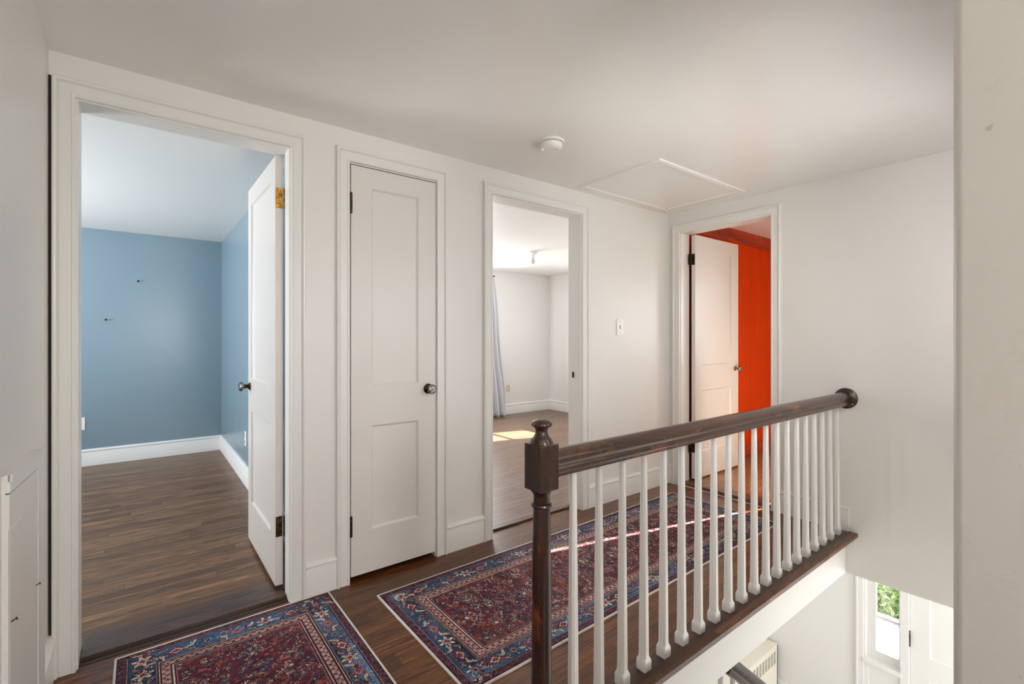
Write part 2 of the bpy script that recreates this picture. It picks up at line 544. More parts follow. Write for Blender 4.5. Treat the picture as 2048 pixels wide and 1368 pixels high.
# ------------------------------------------------------------------ doors
def leaf_mesh(w, h, t, panels, dep=0.010):
    mb = MB()
    xs = sorted({0, w, *[p[0] for p in panels], *[p[1] for p in panels]})
    zs = sorted({0, h, *[p[2] for p in panels], *[p[3] for p in panels]})
    for y, s in ((0, 1), (t, -1)):
        for i in range(len(xs) - 1):
            for j in range(len(zs) - 1):
                cx = (xs[i] + xs[i + 1]) / 2; cz = (zs[j] + zs[j + 1]) / 2
                if any(p[0] < cx < p[1] and p[2] < cz < p[3] for p in panels): continue
                mb.b.faces.new([mb.b.verts.new(q) for q in ((xs[i], y, zs[j]), (xs[i + 1], y, zs[j]), (xs[i + 1], y, zs[j + 1]), (xs[i], y, zs[j + 1]))])
        for p in panels:
            rings = []
            for ins, dd in ((0, 0), (0.0015, 0.003), (0.004, 0.0045), (0.0075, dep * 0.85), (0.010, dep)):
                yy = y + s * dd
                rings.append([(p[0] + ins, yy, p[2] + ins), (p[1] - ins, yy, p[2] + ins), (p[1] - ins, yy, p[3] - ins), (p[0] + ins, yy, p[3] - ins)])
            mb.loft(rings, caps=False)
            mb.b.faces.new([mb.b.verts.new(q) for q in rings[-1]])
    # edges
    for q in (((0, 0, 0), (w, 0, 0), (w, t, 0), (0, t, 0)), ((0, 0, h), (w, 0, h), (w, t, h), (0, t, h)),
              ((0, 0, 0), (0, t, 0), (0, t, h), (0, 0, h)), ((w, 0, 0), (w, t, 0), (w, t, h), (w, 0, h))):
        mb.b.faces.new([mb.b.verts.new(v) for v in q])
    return mb
def knob_parts(door, x, z, y, sgn, mrose, bigrose=False):
    """round glass knob on a shank; sgn = -1 sticks out towards -y"""
    ax = (0, sgn, 0)
    ro = 0.027 if bigrose else 0.022
    mb = MB().lathe([(0.0, 0), (ro, 0), (ro, 0.003), (ro * 0.8, 0.007), (0.012, 0.010), (0.0105, 0.020), (0.0135, 0.026), (0.0145, 0.031), (0.0, 0.031)], (x, y, z), ax, 20)
    rose = child_local(mb, 'door_knob', mrose, door, 40)
    mb = MB().lathe([(0.0, 0.031), (0.014, 0.031), (0.0225, 0.036), (0.0268, 0.043), (0.0255, 0.050), (0.020, 0.056), (0.012, 0.059), (0.0, 0.060)], (x, y, z), ax, 12)
    g = mb.build('glass_ball', M['glass'], None)
    g.parent = rose
    mb = MB().lathe([(0.0, 0.0325), (0.0125, 0.0325), (0.009, 0.046), (0.0, 0.051)], (x, y, z), ax, 12)
    c = mb.build('knob_core', M['mercury'], None)
    c.parent = rose
    return rose
PX = lambda w, a, b: a
# door 1: open into the blue room
panels1 = [(0.100, 0.605, 0.225, 0.745), (0.100, 0.605, 0.930, 1.920)]
d1 = leaf_mesh(0.700, 2.018, 0.033, panels1).build('door_1', M['door'])
d1.location = (0.5265, 2.444, 0.034); d1.rotation_euler = (0, 0, math.radians(90.2))
tag(d1, 'white two-panel door standing open into the blue room', 'door', 'structure')
knob_parts(d1, 0.648, 0.885, 0.033, 1, M['bronze'])
knob_parts(d1, 0.648, 0.885, 0.0, -1, M['bronze'])
def hinge_plate(door, z, h, mat, name='hinge', lab=None):
    mb = MB()
    mb.box(-0.0022, 0.0, 0.003, 0.031, z, z + h)
    for k, yy in ((0.16, 0.011), (0.5, 0.021), (0.84, 0.011)):
        mb.lathe([(0, 0), (0.0035, 0), (0.003, 0.0012), (0, 0.0014)], (-0.0022, yy, z + h * k), (-1, 0, 0), 8)
    mb.lathe([(0.0, 0), (0.0050, 0), (0.0050, h), (0.0, h)], (-0.006, -0.0065, z), (0, 0, 1), 10)
    o = child_local(mb, name, mat, door, 40)
    if lab: o['label'] = lab
hinge_plate(d1, 1.775, 0.095, M['brass'], lab='bright brass hinge')
hinge_plate(d1, 0.228, 0.095, M['bronze'], lab='dark tarnished hinge')
# door 2: closed closet door
panels2 = [(0.103, 0.360, 0.212, 0.728), (0.103, 0.360, 0.926, 1.914)]
d2 = leaf_mesh(0.4615, 2.012, 0.033, panels2).build('door_2', M['door'])
d2.location = (0.8045, 2.3135, 0.030)
tag(d2, 'narrow closed white two-panel closet door', 'door', 'structure')
k2 = knob_parts(d2, 0.418, 0.893, 0.0, -1, M['bronze'], True)
for z in (0.197, 1.775):
    mb = MB()
    mb.lathe([(0.0, -0.004), (0.004, 0), (0.0062, 0.001), (0.0062, 0.099), (0.004, 0.100), (0.0, 0.104)], (-0.001, -0.004, z), (0, 0, 1), 10)
    for k in (0.25, 0.5, 0.75):
        mb.lathe([(0.0, 0), (0.0066, 0.0), (0.0066, 0.0015), (0, 0.0015)], (-0.001, -0.004, z + 0.1 * k), (0, 0, 1), 10)
    child_local(mb, 'hinge', M['bronze'], d2, 40)
# dark sheet painting the shade seen through the closet door gaps
o = MB().box(0.770, 1.300, D + FT + 0.0, D + FT + 0.01, 0, HEAD).build('wall_closet_shade', M['dark'])
tag(o, 'dark sheet for the closet shade behind the narrow door', 'wall', 'structure')
# door 4: open into the red room
panels4 = [(0.092, 0.575, 0.215, 0.722), (0.092, 0.575, 0.925, 1.895)]
d4 = leaf_mesh(0.705, 2.000, 0.033, panels4).build('door_4', M['door'])
d4.location = (3.573, 2.157, 0.040)
tag(d4, 'white two-panel door standing open into the red room', 'door', 'structure')
knob_parts(d4, 0.648, 0.880, 0.0, -1, M['brass'])
def hinge4(z):
    mb = MB()
    mb.box(-0.0022, 0.0, 0.003, 0.031, z, z + 0.09)
    mb.lathe([(0.0, 0), (0.0055, 0), (0.0055, 0.09), (0.0, 0.09)], (-0.006, 0.037, z), (0, 0, 1), 10)
    mb.box(-0.030, -0.004, 0.0385, 0.0405, z, z + 0.09)
    child_local(mb, 'hinge', M['bronze'], d4, 40)
hinge4(1.755); hinge4(0.215)

# saddles between hall and rooms
def saddle(name, label, x0, x1, y0, y1, z, mat):
    mb = MB()
    mb.box(x0, x1, y0, y1, 0.0, z, 0.003)
    return tag(mb.build(name, mat), label, 'threshold', 'structure')
saddle('trim_saddle_1', 'worn wooden threshold of the blue room doorway', -0.181, 0.525, D + 0.045, D + FT + 0.09, 0.017, M['saddle'])
saddle('trim_saddle_shade', 'added dark stained filler strip in front of the blue room threshold', -0.181, 0.525, D + 0.012, D + 0.045, 0.003, M['shade'])  # added strip, its colour stands for the shaded, stained step
saddle('trim_saddle_3', 'dark wooden threshold of the white room doorway', 1.655, 2.407, D + 0.075, D + FT, 0.012, M['saddle'])
mb = MB()
mb.box(3.472, 3.62, 1.511, 2.210, 0.0, 0.0255, 0.004)
tag(mb.build('trim_saddle_4', M['saddley']), 'raised wooden threshold step of the red room doorway', 'threshold', 'structure')

# ------------------------------------------------------------------ blue room
R1Y, R1X = 5.885, 0.667
o = slab('X', -2.8, R1X + 0.05, R1Y, R1Y + 0.12, 0, CZ).build('wall_blue_room_back', M['blue'])
tag(o, 'slate blue back wall of the left room', 'wall', 'structure')
o = slab('Y', D + FT, R1Y, R1X, R1X + 0.06, 0, CZ).build('wall_blue_room_side', M['blue'])
tag(o, 'slate blue side wall behind the open door', 'wall', 'structure')
o = slab('Y', D + FT, R1Y, -2.8, -2.68, 0, CZ, [(3.3, 5.3, 0.75, 2.0)]).build('wall_blue_room_window', M['blue'])
tag(o, 'blue window wall of the left room out of view', 'wall', 'structure')
o = MB().box(-2.68, R1X, D + FT, R1Y, 0, 0.012).build('floor_blue_room', M['bluefloor'])
tag(o, 'grey-brown oak strip floor of the blue room', 'floor', 'structure')
def r1back(u, d, z): return (u, R1Y - d, z)
def r1side(u, d, z): return (R1X - d, u, z)
baseboard([(r1back, -2.68, R1X), (r1side, 2.47, R1Y)], 'baseboard_blue_room', 'white baseboard round the blue room', M['white'], 0.012)

# ------------------------------------------------------------------ white room
R3X, R3Y = 5.33, 5.86
o = slab('X', 1.4, R3X + 0.12, R3Y, R3Y + 0.12, 0, CZ, [(2.75, 4.0, 0.8, 2.0)]).build('wall_white_room_back', M['white'])
tag(o, 'white back wall of the bright bedroom', 'wall', 'structure')
o = slab('Y', -1.7, R3Y, R3X, R3X + 0.12, SOF, CZ, [(3.835, 4.365, 0.835, 2.0), (0.50, 1.116, 0.835, 2.14)]).build('wall_front', M['white'])
tag(o, 'white front wall of the upper rooms with windows', 'wall', 'structure')
o = slab('Y', D + FT, R3Y, 1.38, 1.46, 0, CZ).build('wall_white_room_side', M['white'])
tag(o, 'white partition between closet and bedroom', 'wall', 'structure')
o = MB().box(1.46, R3X, D + FT, R3Y, 0, 0.012).build('floor_white_room', M['bedfloor'])
tag(o, 'light brown oak floor of the bright white bedroom', 'floor', 'structure')
def r3back(u, d, z): return (u, R3Y - d, z)
def r3side(u, d, z): return (R3X - d, u, z)
baseboard([(r3back, 1.46, R3X), (r3side, 2.45, R3Y)], 'baseboard_white_room', 'white baseboard round the bright bedroom', M['white'], 0.012)

# sash windows (frame, muntins, glass)
def sash(name, label, x, y0, y1, z0, z1, rows, cols, mat, along='Y', mid=None):
    root = MB()
    def bx(a, b, t0, t1, c, d):
        if along == 'Y': root.box(x + t0, x + t1, a, b, c, d)
        else: root.box(a, b, x + t0, x + t1, c, d)
    w = 0.035
    bx(y0, y0 + w, 0.03, 0.07, z0, z1); bx(y1 - w, y1, 0.03, 0.07, z0, z1)
    bx(y0 + w, y1 - w, 0.03, 0.07, z0, z0 + w); bx(y0 + w, y1 - w, 0.03, 0.07, z1 - w, z1)
    for i in range(1, rows):
        z = z0 + w + (z1 - z0 - 2 * w) * i / rows
        hw = 0.018 if (mid == i) else 0.009
        bx(y0 + w, y1 - w, 0.04, 0.06, z - hw, z + hw)
    for i in range(1, cols):
        y = y0 + w + (y1 - y0 - 2 * w) * i / cols
        bx(y - 0.009, y + 0.009, 0.04, 0.06, z0 + w, z1 - w)
    o = root.build(name, mat)
    tag(o, label, 'window', 'structure')
    g = MB()
    if along == 'Y': g.box(x + 0.049, x + 0.051, y0 + w, y1 - w, z0 + w, z1 - w)
    else: g.box(y0 + w, y1 - w, x + 0.049, x + 0.051, z0 + w, z1 - w)
    g.build('pane', M['pane'], o)
    return o
sash('window_1', 'white bedroom sash window in the front wall', R3X, 3.835, 4.365, 0.835, 2.0, 4, 1, M['trim'])
sash('window_2', 'white sash window of the red room', R3X, 0.50, 1.116, 0.835, 2.14, 1, 1, M['trim'])
sash('window_3', 'white bedroom window beside the grey curtain', R3Y, 2.75, 4.0, 0.8, 2.0, 2, 2, M['trim'], 'X')
sash('window_4', 'white window of the blue room out of view', -2.80, 3.3, 5.3, 0.75, 2.0, 2, 2, M['trim'])
sash('added_window_5', 'added white landing window behind the viewpoint', -1.72, 0.30, 0.86, 0.75, 2.0, 2, 1, M['trim'], 'X')  # window made up behind the camera for hall fill

sash('added_window_7', 'added wide white stairwell window hidden behind the near wall corner', 0.04, 1.35, 2.75, 0.85, 2.0, 2, 2, M['trim'], 'X')  # window invented around the stairwell fill lamps

# curtain
def curtain():
    t = NT('grey_curtain_cloth')
    g = t.coords()
    n = t.noise(t.mapping(g, (300, 300, 300)), 1.0, 2)
    t.link(t.mix(n, lin(222, 223, 230), lin(206, 208, 216)), t.bsdf.inputs['Base Color'])
    t.bsdf.inputs['Roughness'].default_value = 0.85
    t.bump(n, 0.2, 0.002)
    mb = MB()
    rings_f = []
    nz, nu = 40, 72
    for i in range(nz + 1):
        s = i / nz
        z = 2.088 + (0.016 - 2.088) * s
        x0 = 3.86 + 0.02 * s
        x1 = 4.11 + 0.225 * s ** 0.85 + 0.012 * math.sin(s * 9)
        ring = []
        for k in range(nu + 1):
            u = k / nu
            amp = 0.020 + 0.035 * s
            y = 5.735 + amp * math.sin(u * 2 * PI * 4.5 + 0.6 * math.sin(s * 4)) + 0.010 * math.sin(u * 37 + s * 6)
            if s > 0.55:
                y -= 0.02 * math.exp(-((u - 0.8) / 0.08) ** 2) * (s - 0.55) * 2
            ring.append((x0 + (x1 - x0) * u, y, z))
        rings_f.append(ring)
    mb.loft(rings_f, closed_ring=False)
    o = mb.build('curtain', t.m, smooth=180)
    md = o.modifiers.new('thick', 'SOLIDIFY'); md.thickness = 0.003
    tag(o, 'pale grey curtain hanging to the floor in the bright bedroom', 'curtain')
curtain()
mb = MB()
mb.tube([(2.6, 5.735, 2.105), (4.13, 5.735, 2.105)], 0.010, 10)
o = mb.build('curtain_rod', M['steel'], smooth=40)
tag(o, 'thin curtain rod above the grey curtain', 'curtain rod')
for x in (2.66, 4.122):
    MB().box(x - 0.008, x + 0.008, 5.735, R3Y, 2.098, 2.112).build('bracket', M['steel'], o)

# ceiling lamp holder with bare bulb
e = empty('ceiling_light', (3.639, 4.280, CZ))
tag(e, 'bare bulb in a white porcelain holder on the bedroom ceiling', 'ceiling light')
o = MB().lathe([(0, 0), (0.058, 0), (0.060, -0.008), (0.055, -0.020), (0.040, -0.026), (0.024, -0.030), (0.022, -0.062), (0.024, -0.068), (0.020, -0.074), (0, -0.074)],
               (3.639, 4.280, CZ), (0, 0, 1), 28).build('lamp_holder', M['plate'], e, 40)
bulbm = NT('frosted_bulb_glass')
bulbm.bsdf.inputs['Base Color'].default_value = lin(240, 238, 232)
bulbm.bsdf.inputs['Roughness'].default_value = 0.25
bulbm.bsdf.inputs['Transmission Weight'].default_value = 0.4
bulbm.bsdf.inputs['IOR'].default_value = 1.3
MB().lathe([(0, -0.074), (0.013, -0.074), (0.014, -0.088), (0.024, -0.104), (0.028, -0.120), (0.024, -0.136), (0.012, -0.145), (0, -0.147)],
           (3.639, 4.280, CZ), (0, 0, 1), 20).build('light_bulb', bulbm.m, e, 60)

# ------------------------------------------------------------------ wall plates
def outlet(name, label, loc, rz, mat, grp='wall outlets', slots=True):
    """plate in local frame: faces -y"""
    e = empty(name, loc, rz)
    tag(e, label, 'outlet', None, grp)
    mb = MB().box(-0.036, 0.036, -0.006, 0.0, -0.058, 0.058, 0.002)
    child_local(mb, 'cover_plate', mat, e)
    for s in (-1, 1):
        mb = MB().lathe([(0, 0), (0.0165, 0), (0.0160, 0.0022), (0, 0.0025)], (0, -0.006, s * 0.026), (0, -1, 0), 18)
        so = child_local(mb, 'socket', mat, e, 40)
        mb = MB()
        for dx in (-0.006, 0.006):
            mb.box(dx - 0.0012, dx + 0.0012, -0.0092, -0.0083, s * 0.026 + 0.000, s * 0.026 + 0.009)
        mb.lathe([(0, 0), (0.0022, 0), (0.0022, 0.0008), (0, 0.0008)], (0, -0.0083, s * 0.026 - 0.007), (0, -1, 0), 8)
        h = mb.build('slot', M['dark'], None); h.parent = so
    return e
outlet('outlet', 'white outlet low on the blue wall at the doorway edge', (-0.450, R1Y, 0.405), 0, M['plate'])
outlet('outlet', 'white outlet on the blue side wall just behind the open door', (R1X, 4.375, 0.378), -PI / 2, M['plate'])
outlet('outlet', 'ivory outlet low on the white bedroom wall beside the curtain', (4.475, R3Y, 0.412), 0, M['ivoryplastic'])
# light switch
e = empty('light_switch', (2.823, D, 1.275))
tag(e, 'white toggle light switch plate on the wall before the corner', 'light switch')
child_local(MB().box(-0.037, 0.037, -0.007, 0.0, -0.060, 0.060, 0.0025), 'cover_plate', M['plate'], e)
mb = MB().box(-0.006, 0.006, -0.0078, -0.007, -0.013, 0.013)
child_local(mb, 'toggle_slot', M['steel'], e)
mb = MB()
mb.loft([[(-0.0045, -0.0075, -0.010), (0.0045, -0.0075, -0.010), (0.0045, -0.0075, 0.002), (-0.0045, -0.0075, 0.002)],
         [(-0.004, -0.020, -0.016), (0.004, -0.020, -0.016), (0.004, -0.020, -0.010), (-0.004, -0.020, -0.010)]])
child_local(mb, 'toggle', M['plate'], e)
for s in (-1, 1):
    mb = MB().lathe([(0, 0), (0.0035, 0), (0.003, 0.0012), (0, 0.0014)], (0, -0.007, s * 0.042), (0, -1, 0), 10)
    child_local(mb, 'screw', M['steel'], e)

# nails
def nail(label, p, ax, ln=0.03, r=0.0018, name='nail', grp=None):
    mb = MB().lathe([(0, 0), (r, 0), (r, ln - 0.002), (r * 2.2, ln - 0.0018), (r * 2.2, ln), (0, ln)], p, ax, 8)
    o = mb.build(name, M['bronze'], smooth=40)
    tag(o, label, 'nail', None, grp)
    return o
nail('upper small nail in the blue back wall', (-0.034, R1Y, 1.742), (0.25, -1, 0.1), 0.030, 0.0042, grp='nails in the blue wall')
nail('lower small nail in the blue back wall', (-0.274, R1Y, 1.363), (0.25, -1, 0.1), 0.030, 0.0042, grp='nails in the blue wall')

# ------------------------------------------------------------------ smoke detector, attic hatch
e = empty('smoke_detector', (1.668, 1.818, CZ))
tag(e, 'round white smoke detector on the hall ceiling', 'smoke detector')
o = MB().lathe([(0, 0), (0.068, 0), (0.069, -0.004), (0.067, -0.012), (0.0, -0.012)], (1.668, 1.818, CZ), (0, 0, 1), 40).build('mounting_ring', M['plate'], e, 40)
b = MB().lathe([(0, -0.015), (0.059, -0.015), (0.058, -0.022), (0.055, -0.034), (0.048, -0.041), (0.034, -0.044), (0, -0.044)], (1.668, 1.818, CZ), (0, 0, 1), 40).build('detector_body', M['plate'], e, 35)
MB().lathe([(0, -0.012), (0.056, -0.012), (0.056, -0.015), (0, -0.015)], (1.668, 1.818, CZ), (0, 0, 1), 32).build('vent_gap', M['dark'], e, 35)
MB().lathe([(0, -0.0435), (0.010, -0.0435), (0.0095, -0.0465), (0, -0.047)], (1.686, 1.792, CZ), (0, 0, 1), 18).build('test_button', M['ivoryplastic'], e, 35)

HX0, HX1, HY0, HY1 = 2.307, 3.30, 1.612, 2.256
def hatch():
    prof = [(0, 0), (0, -0.007), (0.004, -0.009), (0.030, -0.009), (0.036, -0.007), (0.044, -0.006), (0.048, -0.002), (0.048, 0)]
    mb = MB()
    rings = []
    for cx, cy, sx, sy in ((HX0, HY0, 1, 1), (HX1, HY0, -1, 1), (HX1, HY1, -1, -1), (HX0, HY1, 1, -1)):
        rings.append([(cx + sx * w, cy + sy * w, CZ + d) for w, d in prof])
    mb.loft(rings, close_path=True)
    o = mb.build('attic_hatch', M['ceil'], smooth=35)
    tag(o, 'white framed attic hatch in the hall ceiling corner', 'attic hatch')
    MB().box(HX0 + 0.046, HX1 - 0.046, HY0 + 0.046, HY1 - 0.046, CZ - 0.002, CZ).build('hatch_panel', M['ceil'], o)
    mb = MB()
    mb.box(HX1 - 0.040, HX1 - 0.014, HY1 - 0.009, HY1 - 0.005, CZ - 0.0096, CZ - 0.0086)
    mb.build('open_joint', M['dark'], o)
    MB().box(HX1 - 0.058, HX1 - 0.044, HY1 - 0.050, HY1 - 0.047, CZ - 0.0046, CZ - 0.0018).build('open_joint', M['dark'], o)
hatch()

# ------------------------------------------------------------------ low access panel on the left wall
def access_panel():
    # front face from near (x=-0.245,y=1.61) to far (x=-0.225,y=1.957)
    A, B = Vector((-0.245, 1.612)), Vector((-0.226, 1.957))
    u = (B - A).normalized(); n = Vector((u.y, -u.x))
    top = 0.875
    def P(s, d, z):
        q = A + u * s + n * d
        return (q.x, q.y, z)
    w = (B - A).length
    def blk(mb, s0, s1, d0, d1, z0, z1):
        r = [P(s0, d0, z0), P(s1, d0, z0), P(s1, d1, z0), P(s0, d1, z0)]
        q = [P(s0, d0, z1), P(s1, d0, z1), P(s1, d1, z1), P(s0, d1, z1)]
        mb.loft([r, q])
    mb = MB()
    # carcass back to the wall
    r = [P(0.0, -0.008, 0), P(w, -0.008, 0), (LW, B.y + 0.002, 0), (LW, A.y - 0.002, 0)]
    mb.loft([r, [(x, y, top - 0.002) for x, y, z in r]])
    root = mb.build('access_panel', M['trim'])
    tag(root, 'low white panelled access door on the left wall', 'access panel')
    mb = MB(); blk(mb, 0.0, w, -0.010, 0.0, top - 0.042, top)
    blk(mb, 0.0, w, -0.004, 0.003, top - 0.016, top + 0.001)
    blk(mb, w - 0.075, w, -0.010, 0.0, 0.0, top - 0.042)
    blk(mb, 0.0, w, -0.0105, -0.0015, 0.0, 0.10)
    mb.build('frame', M['trim'], root)
    mb = MB(); blk(mb, 0.0, w - 0.0755, -0.0082, -0.0072, top - 0.045, top - 0.0425); blk(mb, w - 0.078, w - 0.0755, -0.0082, -0.0072, 0.10, top - 0.0425)
    mb.build('groove', M['dark'], root)
    mb = MB(); blk(mb, 0.0, w - 0.0785, -0.010, -0.0015, 0.10, top - 0.0455)
    mb.build('door_board', M['trim'], root)
    mb = MB(); blk(mb, 0.0, w - 0.15, -0.003, -0.0005, 0.16, top - 0.13)
    mb.build('raised_field', M['trim'], root)
    return P
AP = access_panel()
nail('upper nail sticking out of the low access panel', AP(0.242, -0.001, 0.512), (0.9, 0.35, 0.25), 0.010, 0.0016, grp='nails in the access panel')
nail('lower nail sticking out of the low access panel', AP(0.008, -0.001, 0.526), (0.9, 0.45, 0.25), 0.012, 0.0018, grp='nails in the access panel')

# ------------------------------------------------------------------ stair railing
RY = 1.063
rail_root = empty('stair_railing', (0.935, RY, 0))
tag(rail_root, 'stair railing with dark newel post, dark handrail and white balusters', 'railing')
def newel():
    x, y = 0.937, RY
    mb = MB()
    # turned shaft
    mb.lathe([(0.0, 0.11), (0.0305, 0.11), (0.0302, 0.20), (0.0292, 0.42), (0.0275, 0.60), (0.0250, 0.690), (0.0245, 0.697), (0.0300, 0.699), (0.0315, 0.703), (0.0300, 0.708),
              (0.0250, 0.711), (0.0245, 0.730), (0.0262, 0.738), (0.032, 0.746), (0.035, 0.752), (0.0, 0.753)], (x, y, 0), (0, 0, 1), 32)
    # lower square
    mb.box(x - 0.037, x + 0.037, y - 0.037, y + 0.037, -0.02, 0.11, 0.003)
    shaft = mb.build('newel_post', M['newel'], rail_root, 35)
    mb = MB()
    h = 0.0362
    mb.box(x - h, x + h, y - h, y + h, 0.751, 0.886, 0.0022)
    mb.build('newel_block', M['newel'], shaft)
    mb = MB()
    mb.lathe([(0.0, 0.884), (0.0345, 0.884), (0.0350, 0.889), (0.0320, 0.893), (0.0318, 0.897), (0.0240, 0.905), (0.0192, 0.914), (0.0180, 0.922),
              (0.0200, 0.931), (0.0255, 0.9345), (0.0305, 0.938), (0.0318, 0.942), (0.0300, 0.947), (0.0220, 0.953), (0.0110, 0.9565), (0.0, 0.957)], (x, y, 0), (0, 0, 1), 32)
    mb.build('newel_cap', M['newel'], shaft, 50)
newel()
# handrail: rounded top on a narrower moulded lower part
def rail_profile():
    pts = []
    cz, rw, rh = 0.832, 0.033, 0.030
    for k in range(15):
        a = -0.42 + (PI + 0.84) * k / 14
        pts.append((rw * math.cos(a), cz + rh * math.sin(a)))
    pts += [(-0.024, 0.812), (-0.0265, 0.806), (-0.0265, 0.797), (-0.0235, 0.792), (-0.0235, 0.783), (0.0235, 0.783), (0.0235, 0.792), (0.0265, 0.797), (0.0265, 0.806), (0.024, 0.812)]
    return pts
mb = MB()
pr = rail_profile()
mb.loft([[(0.968, RY + a, z) for a, z in pr], [(L - 0.004, RY + a, z) for a, z in pr]])
mb.build('handrail', M['rail'], rail_root, 40)
mb = MB().lathe([(0, 0), (0.062, 0), (0.064, 0.004), (0.062, 0.011), (0.054, 0.015), (0.050, 0.018), (0.044, 0.023), (0.030, 0.025), (0, 0.025)], (L, RY, 0.822), (-1, 0, 0), 40)
mb.build('rosette', M['newel'], rail_root, 40)
# balusters: tapering eight-sided shaft on a square foot
def baluster_mesh(top, foot):
    mb = MB()
    def sq(h, c, z):
        return [(h - c, -h, z), (h, -h + c, z), (h, h - c, z), (h - c, h, z), (-h + c, h, z), (-h, h - c, z), (-h, -h + c, z), (-h + c, -h, z)]
    mb.loft([sq(0.0185, 0.001, 0.0), sq(0.0195, 0.0015, 0.003), sq(0.0195, 0.0018, 0.033), sq(0.0190, 0.003, 0.037), sq(0.0166, 0.0070, 0.0455),
             sq(0.0158, 0.0074, 0.060), sq(0.0146, 0.0068, 0.25), sq(0.0122, 0.0057, 0.55), sq(0.0098, 0.0043, top)])
    return mb
NB = 20
X0, X1 = 1.073, 3.347
bal0 = None
for i in range(NB):
    x = X0 + (X1 - X0) * i / (NB - 1)
    if bal0 is None:
        bal0 = baluster_mesh(0.784, 0.0).build('baluster', M['trim'], None, 25)
        b = bal0
    else:
        b = bal0.copy(); COL.objects.link(b)
    b.parent = rail_root
    b.matrix_parent_inverse = Matrix.Identity(4)
    b.location = (x - 0.935, 0.004 + 0.012 * (i / (NB - 1)) ** 3, 0.003)

